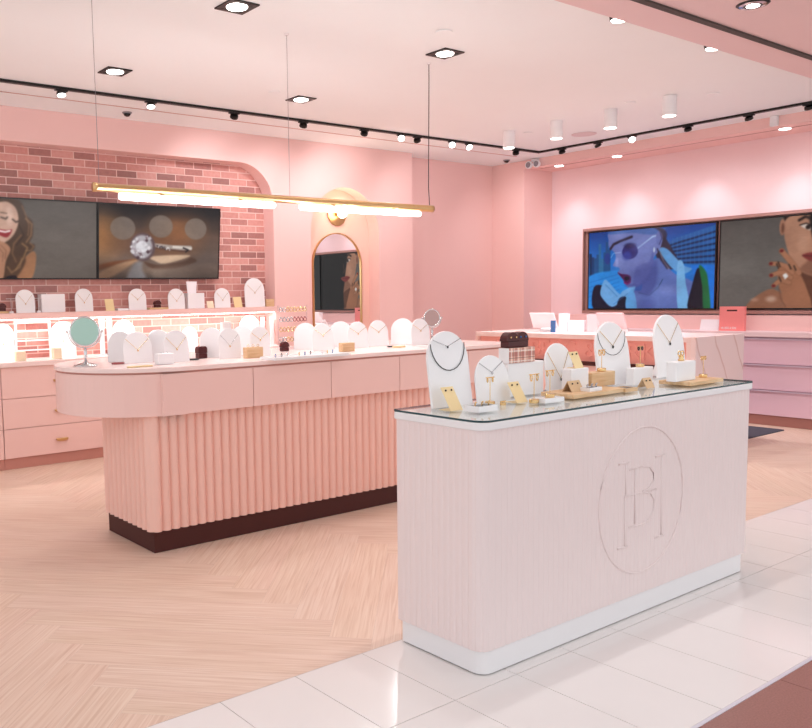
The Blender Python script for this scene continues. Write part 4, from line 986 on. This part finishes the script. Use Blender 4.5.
stud_pair((at(580, 368, 1, 2.29).x, 2.292, ZB+blk['dims'][2]+.0005), .062, .072, .5, 0, 'dark stud on the gold card atop the small white block', 'darkbead')
wo = small_box(592, 615, 387.5, 372, ZB, 'display_block', 'light wooden block carrying a T-bar on the middle board', 'display block', m='lightwood', dep=.06, ydef=2.275)
tbar((at(601.5, 372, 1, 2.3).x, 2.30, ZB+wo['dims'][2]+.0005), .098, .05, 'gold T-bar stand on the light wooden block', .012, 'thick gold hoop on the T-bar on the wooden block')
t4 = PZ(593, 391.5, ZB); tray((t4.x+.022, t4.y, ZB), .088, .05, .016, 'white bracelet tray in front of the wooden block on the middle board', nr=3, rl='silver ring in the white tray before the wooden block', rm='silver')
t5 = PZ(632, 391.5, Z1); tray((t5.x-.005, 2.155, Z1), .095, .075, .016, 'low wooden tray with dark lining between the two wooden boards', m='lightwood', nr=0)
bw = small_box(633.5, 653, 385.5, 367.5, Z1, 'display_block', 'white block carrying a T-bar behind the low wooden tray', 'display block', dep=.04, ydef=2.285)
tbar((at(640.5, 367, 1, 2.31).x, 2.312, Z1+bw['dims'][2]+.0005), .098, .05, 'gold T-bar stand on white block behind the low wooden tray', .008, 'dark bead earring on the T-bar on the white block', hm='darkbead')
be = small_box(676, 695.5, 379.5, 361.5, ZB, 'display_block', 'white block carrying a gold ring holder on the right board', 'display block', dep=.05, ydef=2.14)
rx_ = at(681.5, 361, 1, 2.17).x
rh = thing('ring_holder', 'sculpted gold ring holder on the white block of the right board', 'ring holder', (rx_, 2.172, ZB+be['dims'][2]+.0005))
obj('base', lathe([(.012, 0), (.016, .004), (.010, .012), (.013, .02), (.008, .026)], n=20), 'gold', rh, smooth=True)
bm = bmesh.new()
for s in (-1, 1): tube([(s*.013+.012*math.cos(2*PI*i/18), .002, .036+.011*math.sin(2*PI*i/18)) for i in range(18)], .0032, bm, closed=True, n=6)
obj('loops', bm, 'gold', rh, smooth=True)
tb = PZ(702.5, 377, ZB); tbar((at(703, 377, 1, 2.17).x, 2.17, ZB), .103, .05, 'gold T-bar stand with round foot at the front counter right end', .008, 'small gold hoop on the rightmost T-bar')

# ---- island counter
ZI = TOP2+.0005
g0 = slot(70, 101, 367, 340, ZI)
mp = PZ(86, 366, ZI); table_mirror((mp.x, mp.y, ZI), at(85, 331.5, 1, mp.y).z-ZI, .083, 'round chrome table mirror with green glass and painted reflection at the rounded island end', 'mirror_green', -.5)
IG = 'white arched stands on the island counter'
def face(u0, u1, vb, vt, label, dy=0): 
    s_ = slot(u0, u1, vb, vt, ZI, .02); y = s_[1]+dy
    return stand((s_[0], y, ZI), s_[2], s_[3], 0, label, IG, lean=.08, fd=.022)
def side(front, u0, vt, label):
    """companion panel turned partly along the counter, set left of and behind its partner"""
    w_ = max(front['w']*.95, .17)
    return stand((front.location.x-.05, front.location.y+.15, ZI), w_, front['h']*1.01, -1.05, label, IG, lean=.05, foot=False, t=.01)
specs = [(124, 153, 364, 331.5, 'first', 'nearest the green mirror'), (165, 190, 363, 330, 'second', 'behind the small white earring block'), (219.5, 241.5, 359, 328, 'third', 'right of the burgundy holder'), (251, 271, 356.5, 326, 'fourth', 'left of the earring rack'),
         (313.5, 334, 351, 323, 'fifth', 'behind the long white tray'), (348.5, 369, 348.5, 321.5, 'sixth', 'behind the second wooden block'), (369.5, 389, 346.5, 320, 'seventh', 'below the wall corner'), (412, 430.5, 345.5, 318.5, 'eighth', 'beside the right table mirror')]
for k, (u0, u1, vb, vt, n_, w_) in enumerate(specs):
    f_ = face(u0, u1, vb, vt, 'white arched stand %s, %s from left on the island' % (w_, n_))
    chain(f_, Vn(.78, .42 if k < 3 else .55, .40), 'gold V necklace on the island stand ' + w_, m='gold' if k != 2 else 'silver', pend=(0, .40 if k < 3 else .53), pm='gold')
    if k != 6:
        side(f_, 0, 0, 'sideways white arched panel left of the island stand ' + w_)
# small goods on the island
def islp(u, v): p = PZ(u, v, ZI); return (p.x, p.y, ZI)
x, y, z = islp(166, 364.5); wbk = obj('display_block', box(-.05, .05, 0, .05, 0, .062), 'white_disp', loc=(x, y-.005, z), bevel=.003); tag(wbk, 'small white earring block before the second island stand', 'display block')
for s in (-1, 1): e = obj('earring', ball((s*.018, .025, .0665), .004), 'silver', smooth=True, loc=(x, y-.005, z)); tag(e, 'silver stud on the small white island block', 'earring', 'silver stud on the small white island block')
x, y, z = islp(116, 364); tag(obj('bracelet', tube([(.035*math.cos(2*PI*i/24), .022*math.sin(2*PI*i/24), .006) for i in range(24)], .005, closed=True, n=8), 'redbead', smooth=True, loc=(x, y-.03, z)), 'red beaded bracelet lying near the table mirror on the island', 'bracelet')
x, y, z = islp(140, 367); tag(obj('display_bar', box(-.075, .075, -.012, .012, 0, .008), 'goldcard', loc=(x, y, z), bevel=.002), 'flat gold bar before the first island stand', 'display bar')
x, y, z = islp(203.5, 358.5); ring_cushion((x, y, z), .062, .075, 'burgundy ring holder between the second and third island stands', n=2, dep=.05)
x, y, z = islp(195, 359.5); tag(obj('bracelet', tube([(.03*math.cos(2*PI*i/20), .02*math.sin(2*PI*i/20), .005) for i in range(20)], .0045, closed=True, n=8), 'darkbead', smooth=True, loc=(x-.03, y-.04, z)), 'dark bracelet left of the burgundy ring holder on the island', 'bracelet')
x, y, z = islp(255.5, 358); o = obj('display_block', box(-.058, .058, 0, .05, 0, .066), 'lightwood', loc=(x, y, z), bevel=.002); tag(o, 'light wooden block before the fourth island stand', 'display block')
for s in (-.6, 0, .6): e = obj('ring', tube([(s*.06+.008*math.cos(2*PI*i/14), .025, .0745+.008*math.sin(2*PI*i/14)) for i in range(14)], .0016, closed=True, n=6), 'gold', smooth=True, loc=(x, y, z)); tag(e, 'thin gold ring on the wooden block before the fourth island stand', 'ring', 'thin gold ring on the wooden block before the fourth island stand')
x, y, z = islp(349, 351.5); o = obj('display_block', box(-.052, .052, 0, .045, 0, .058), 'lightwood', loc=(x, y, z), bevel=.002); tag(o, 'light wooden block before the sixth island stand', 'display block')
# long white tray with rings
x, y, z = islp(309, 358.0)
tray((x+.02, y-.02, z), .56, .16, .016, 'long white tray of rings at the middle of the island front', fill='white_gloss')
cols = ('bluestone', 'darkbead', 'silver', 'gold')
for k in range(9):
    e = obj('ring', tube([(.009*math.cos(2*PI*i/14), .007*math.cos(2*PI*i/14), .0085+.0075*math.sin(2*PI*i/14)) for i in range(14)], .002, bm=ball((0, 0, .0175), .004), closed=True, n=6), cols[k % 4], smooth=True, loc=(x-.21+.058*k, y+.05+.02*(k % 3), z+.0137)); tag(e, ('blue', 'black', 'silver', 'gold')[k % 4]+' ring lying in the long white island tray', 'ring', ('blue', 'black', 'silver', 'gold')[k % 4]+' rings in the long white tray')
# clear tiered earring rack
x, y, z = islp(292, 350.5); ry = y+.13
x = at(293, 340, 1, ry).x; hw = .125; hh = .31
rk = thing('earring_rack', 'clear four-tier earring rack left of the arched mirror on the island', 'earring rack', (x, ry, z))
obj('base', box(-hw, hw, -.04, .05, 0, .008), 'clear', rk)
for s in (-1, 1): obj('upright', box(s*hw-.003, s*hw+.003, -.004, .004, .0085, hh), 'clear', rk)
for k in range(4):
    zz = .085+.07*k; obj('rail', box(-hw+.0035, hw-.0035, -.003, .003, zz, zz+.004), 'clear', rk)
    names = (('silver', 'gold', 'gold', 'gold'), ('silver', 'silver', 'redbead', 'redbead'), ('gold', 'gold', 'gold', 'darkbead'), ('silver', 'gold', 'darkbead', 'darkbead'))[3-k]
    for j in range(8):
        mm = names[j//2]; xx = -hw+.02+j*(2*hw-.04)/7
        bm = tube([(xx+.013*math.cos(2*PI*i/14), -.006, zz-.015+.0135*math.sin(2*PI*i/14)) for i in range(14)], .003, closed=True, n=6); ball((xx, -.006, zz+.002), .0045, bm)
        lb = '%s hoop on the %s rail of the clear earring rack' % ({'silver': 'silver', 'gold': 'gold', 'redbead': 'red', 'darkbead': 'dark'}[mm], ('lowest', 'second lowest', 'second highest', 'top')[k])
        e = obj('earring', bm, mm, smooth=True, loc=(x, ry, z)); tag(e, lb, 'earring', lb)
x, y, z = islp(289.5, 351.5); ring_cushion((x, y+.04, z), .055, .066, 'single-lobed burgundy ring holder in front of the clear earring rack', n=1, dep=.04)
x, y, z = islp(399, 347.5); tag(obj('display_bar', box(-.05, .05, -.015, .015, 0, .012), 'goldcard', loc=(x, y, z), bevel=.002), 'small gold bar before the eighth island stand', 'display bar')
x, y, z = islp(391, 347.2); tag(obj('bracelet', tube([(.028*math.cos(2*PI*i/20), .018*math.sin(2*PI*i/20), .005) for i in range(20)], .0045, closed=True, n=8), 'darkbead', smooth=True, loc=(x, y, z)), 'dark bracelet between the seventh and eighth island stands', 'bracelet')
mx_, my_ = 4.86, 4.74
table_mirror((at(432, 340, 1, my_).x, my_, ZI), at(431.5, 318, 1, my_).z-ZI, .068, 'round chrome table mirror with painted rosy reflection at the right island end', 'mirror_rose', -.35)

# ---- wall shelf on the brick
ZS = 1.317; ysf = 7.44
SG = 'white arched stands on the wall shelf'
def spanY(u0, u1, y, z): a, b = at(u0, 300, 1, y).x, at(u1, 300, 1, y).x; return (a+b)/2, b-a
def sstand(u0, u1, vt, label, low=.4):
    xc_, w_ = spanY(u0, u1, ysf, ZS); h_ = at((u0+u1)/2, vt, 1, ysf).z-ZS
    s_ = stand((xc_, ysf, ZS), w_, h_, 0, label, SG, lean=.06, t=.012, foot=False)
    chain(s_, Vn(.76, low, .36), 'fine V necklace on the '+label.replace('white arched stand', 'stand'), m='gold', pend=(0, low-.02), pm='gold', pr=.005)
    return s_
sstand(16, 35, 289.5, 'white arched stand on the wall shelf left of the white box')
sstand(75.5, 93, 288.5, 'white arched stand on the wall shelf below the seam of the screens')
sstand(129, 146.5, 288.5, 'white arched stand on the wall shelf left of the dark holder', .5)
sstand(168.5, 185, 288.5, 'white arched stand on the wall shelf right of the dark ring holder')
sstand(215, 230.5, 288, 'white arched stand on the wall shelf right of the cream card')
sstand(245.5, 265, 278, 'tallest white arched stand on the wall shelf, at its right end', .5)
def sbox(u0, u1, vt, label, m='white_disp', d=.1, name='display_block', cat='display block', y=ysf, z=ZS):
    xc_, w_ = spanY(u0, u1, y, z); h_ = at((u0+u1)/2, vt, 1, y).z-z
    o = obj(name, box(-w_/2, w_/2, 0, d, 0, h_), m, loc=(xc_, y, z), bevel=.002); tag(o, label, cat); o['top'] = z+h_; return o
sbox(41.5, 65, 294, 'wide white box on the wall shelf under the left screen')
wbx = sbox(188, 204.5, 293, 'white box with a card stand on it on the wall shelf')
xc_, w_ = spanY(187.5, 198, ysf+.02, 0); q = [(-w_*.45, 0), (w_*.35, 0), (w_*.5, .115), (-w_*.5, .115)]
o = obj('card_stand', prism([(a, b) for a, b in q], 'y', 0, .008, lean=.12), 'paper', loc=(xc_, ysf+.02, wbx['top']+.0005)); tag(o, 'small white card stand on top of the white shelf box', 'card stand')
def scard(u0, u1, vt, label, m):
    xc_, w_ = spanY(u0, u1, ysf, ZS); h_ = at((u0+u1)/2, vt, 1, ysf).z-ZS; card((xc_, ysf-.02, ZS), w_, h_, .3, label, m, group='earring cards on the wall shelf')
scard(105, 113.5, 299, 'gold earring card on the wall shelf right of the second stand', 'goldcard')
scard(206.5, 213, 301, 'cream earring card on the wall shelf right of the white box', 'cream')
scard(233.5, 241.5, 297, 'gold earring card on the wall shelf beside the tallest shelf stand', 'goldcard')
xc_, w_ = spanY(116.5, 127, ysf, ZS); tray((xc_, ysf-.03, ZS), w_, .07, .02, 'little white tray on the wall shelf right of the gold card', fill='white_gloss')
for u0, u1, w0, lb in ((148, 167, 155, 'between two arched stands'), (-6, 7, -1, 'at the left photo edge')):
    xc_, w_ = spanY(u0, u1, ysf, ZS); o = obj('display_board', box(-w_/2, w_/2, 0, .1, 0, .018), 'lightwood', loc=(xc_, ysf-.03, ZS), bevel=.002); tag(o, 'small wooden board on the wall shelf '+lb, 'board')
    xr_, _ = spanY(w0, w0+6, ysf, 0); ring_cushion((xr_, ysf-.005, ZS+.0185), .06, .07, 'dark burgundy ring holder on the shelf board '+lb, n=1, dep=.05)
sbox(266.5, 274.5, 299, 'small wooden block at the right end of the wall shelf', 'lightwood', .06)
for u, lb in ((10.5, 'near the left photo edge'), (38, 'left of the wide white box')):
    xc_, _ = spanY(u-3, u+3, ysf-.01, 0); r_ = tbar((xc_, ysf-.02, ZS), .125, .085, 'white T-bar earring stand on the wall shelf '+lb, m='white_gloss', group='white T-bar stands on the wall shelf')

# ---- worktop under the shelf
ZW = .9105; yw = 7.46
WG = 'white arched stands under the wall shelf'
def wstand(u0, u1, vt, label, y=yw):
    xc_, w_ = (at(u0, 340, 1, y).x+at(u1, 340, 1, y).x)/2, at(u1, 340, 1, y).x-at(u0, 340, 1, y).x; h_ = at((u0+u1)/2, vt, 1, y).z-ZW
    s_ = stand((xc_, y, ZW), w_, h_, 0, label, WG, lean=.05, t=.012, foot=False)
    chain(s_, Vn(.7, .45, .3), 'fine V necklace on the '+label.replace('brightly lit white arched stand', 'lit stand'), m='gold', pend=(0, .43), pm='gold')
wstand(-8, 14.4, 324, 'brightly lit white arched stand under the shelf at the left photo edge')
wstand(51, 76, 321.5, 'brightly lit white arched stand under the shelf behind the green table mirror')
wstand(113, 136, 320, 'brightly lit white arched stand under the shelf above the first island pair')
wstand(149, 164, 330, 'brightly lit white arched stand under the shelf, above the second island pair')
wstand(182.5, 198, 326.5, 'brightly lit white arched stand under the shelf above the burgundy ring holder')
wstand(240.5, 260.5, 315.5, 'brightly lit white arched stand under the shelf at its right end')
def wx(u, y=yw): return at(u, 340, 1, y).x
rk = thing('display_rack', 'white open wire display rack on the worktop left of the green table mirror', 'rack', ((wx(16)+wx(50))/2, yw, ZW)); hw = (wx(50)-wx(16))/2; hh = at(33, 321, 1, yw).z-ZW
for s in (-1, 1): obj('upright', box(s*hw-.007, s*hw+.007, -.007, .007, 0, hh-.016), 'white_disp', rk)
obj('top_bar', box(-hw-.007, hw+.007, -.01, .01, hh-.0155, hh), 'white_disp', rk)
for k in range(3): obj('rail', box(-hw+.0075, hw-.0075, -.004, .004, .07+.085*k, .082+.085*k), 'white_disp', rk)
for u, lb in ((102.3, 'left one beside the green table mirror'), (109.5, 'right one beside the green table mirror'), (263, 'left one by the end of the shelf'), (272, 'right one by the end of the shelf')):
    y_ = 7.42; h_ = at(u, 317, 1, y_).z-ZW; h_ = min(h_, 1.262-.004-ZW)
    t = thing('display_post', 'lit white acrylic post on the worktop, '+lb, 'post', (wx(u, y_), y_, ZW), group='white acrylic posts under the wall shelf')
    obj('base', box(-.045, .045, -.03, .03, 0, .008), 'white_gloss', t); obj('upright', box(-.022, .022, -.006, .006, .0085, h_), 'white_gloss', t)
for u0, u1, vt, lb, m_ in ((14.5, 24, 351.5, 'cream', 'cream'), (52, 60, 348, 'cream', 'cream'), (222, 230, 322, 'white', 'white_disp')):
    xx0, xx1 = wx(u0, 7.25), wx(u1, 7.25); h_ = max(.03, at((u0+u1)/2, vt, 1, 7.25).z-ZW)
    o = obj('display_block', box(-(xx1-xx0)/2, (xx1-xx0)/2, 0, .06, 0, h_), m_, loc=((xx0+xx1)/2, 7.22, ZW), bevel=.002); tag(o, {14.5: 'low cream block before the lit arched stand at the left photo edge', 52: 'low cream block before the lit stand behind the green mirror', 222: 'white block on the worktop seen over the third island stand'}[u0], 'display block')

# ---- things on the service counter and the mauve worktop
ZC = CT+.0005
p = PZ(546, 330.6, ZC); X_ = 7.45
def cbox(u0, u1, vt, label, m, X_=7.5, d=.05, name='leaflet_box', cat='box', z=ZC):
    ya, yb = at(u0, 325, 0, X_).y, at(u1, 325, 0, X_).y; h_ = at((u0+u1)/2, vt, 0, X_).z-z
    o = obj(name, box(0, d, yb, ya, 0, h_), m, loc=(X_, 0, z), bevel=.002)
    o.data.transform(Matrix.Translation((0, -(ya+yb)/2, 0))); o.location.y = (ya+yb)/2
    tag(o, label, cat); return o
def display_screen(u0, u1, vb, vt, label, X_, tiltm):
    """counter tablet: leaning slab on a wedge foot, its picture facing the staff side and up"""
    ya, yb = at(u0, 325, 0, X_).y, at(u1, 325, 0, X_).y; h_ = at((u0+u1)/2, vt, 0, X_).z-ZC; w_ = ya-yb
    t = thing('counter_tablet', label, 'tablet', (X_, (ya+yb)/2, ZC))
    obj('foot', prism([(-.02, 0), (.16, 0), (.10, h_*.45), (.09, h_*.45)], 'y', -w_*.22, w_*.22), 'white_gloss', t)
    bm = prism([(0, h_*.2), (-.07, h_), (-.058, h_+.004), (.012, h_*.2+.004)], 'y', -w_/2, w_/2); obj('slab', bm, tiltm, t)
    return t
t = display_screen(533.5, 557.5, 331, 313, 'white tilted tablet stand at the left of the service counter', 7.3, 'paper')
t2 = display_screen(600, 627, 331, 313, 'pale pink tilted tablet stand behind the tall middle front-counter stand', 7.3, 'pinkcard')
o = cbox(550.5, 554.5, 320.5, 'small blue and white card leaning at the tablet on the service counter', 'bluestone', 7.2, .02, 'picture_card', 'card')
cbox(558.5, 567, 313.5, 'tall narrow white leaflet box right of the tablet stand', 'paper', 7.42)
cbox(567.5, 583.5, 320.5, 'wide low white box on the service counter', 'paper', 7.42)
cbox(586.5, 597.5, 314, 'pale pink card box left of the second tablet on the service counter', 'pinkcard', 7.42)
tag(obj('card_reader', box(-.04, .04, -.05, .05, 0, .045), 'black', loc=(7.62, PX(621, 325, 7.62).y, ZC), bevel=.008), 'small black card reader behind the tall middle stand on the service counter', 'card reader')
# coral paper bag and card holder on the mauve worktop
ZM = .9625
X_ = 9.02
ya, yb = PX(719, 331, X_).y, PX(744, 331, X_).y; h_ = PX(733, 306.5, X_).z-ZM
bg_ = thing('shopping_bag', 'coral red paper shopping bag with cut-out handle below the wide screens', 'bag', (X_, (ya+yb)/2, ZM)); bwid = ya-yb
bm = bmesh.new()
# front and back sheets with a slot, joined by sides
def sheet(x0, x1):
    hw = bwid/2; s0, s1, zs0, zs1 = -.055, .055, h_-.05, h_-.034
    for q in ((-hw, hw, 0, zs0), (-hw, s0, zs0, zs1), (s1, hw, zs0, zs1), (-hw, hw, zs1, h_)): box(x0, x1, q[0], q[1], q[2], q[3], bm)
sheet(0, .002); sheet(.038, .04); box(.002, .038, -bwid/2, -bwid/2+.002, 0, h_, bm); box(.002, .038, bwid/2-.002, bwid/2, 0, h_, bm); box(.002, .038, -bwid/2+.002, bwid/2-.002, 0, .002, bm)
obj('body', bm, 'redbag', bg_)
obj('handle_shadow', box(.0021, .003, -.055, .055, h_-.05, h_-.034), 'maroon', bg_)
letters('HILLBERG & BERK', .034, .0006, 'paper', bg_, Matrix.Translation((-.0008, .03, .03)) @ WALLX, bwid*.62)
ya, yb = PX(699.5, 331, 9.03).y, PX(718, 331, 9.03).y; h_ = PX(709, 319.5, 9.03).z-ZM
t = thing('card_holder', 'white card holder left of the coral red bag', 'card holder', (9.03, (ya+yb)/2, ZM))
obj('panel', prism([(0, 0), (.006, 0), (.036, h_), (.03, h_)], 'y', -(ya-yb)/2, (ya-yb)/2), 'paper', t); obj('foot', box(.0065, .08, -(ya-yb)/2, (ya-yb)/2, 0, .006), 'paper', t)

# ------------------------------------------------------------------ daylight of the mall, exposure
w = bpy.data.worlds.new('mall_light'); S.world = w; w.use_nodes = True
bg = w.node_tree.nodes['Background']; bg.inputs['Color'].default_value = (.97, .985, 1.0, 1); bg.inputs['Strength'].default_value = 1.08
vs = S.view_settings; vs.view_transform = 'Standard'; vs.look = 'None'; vs.gamma = 1; vs.exposure = 0; vs.use_curve_mapping = False
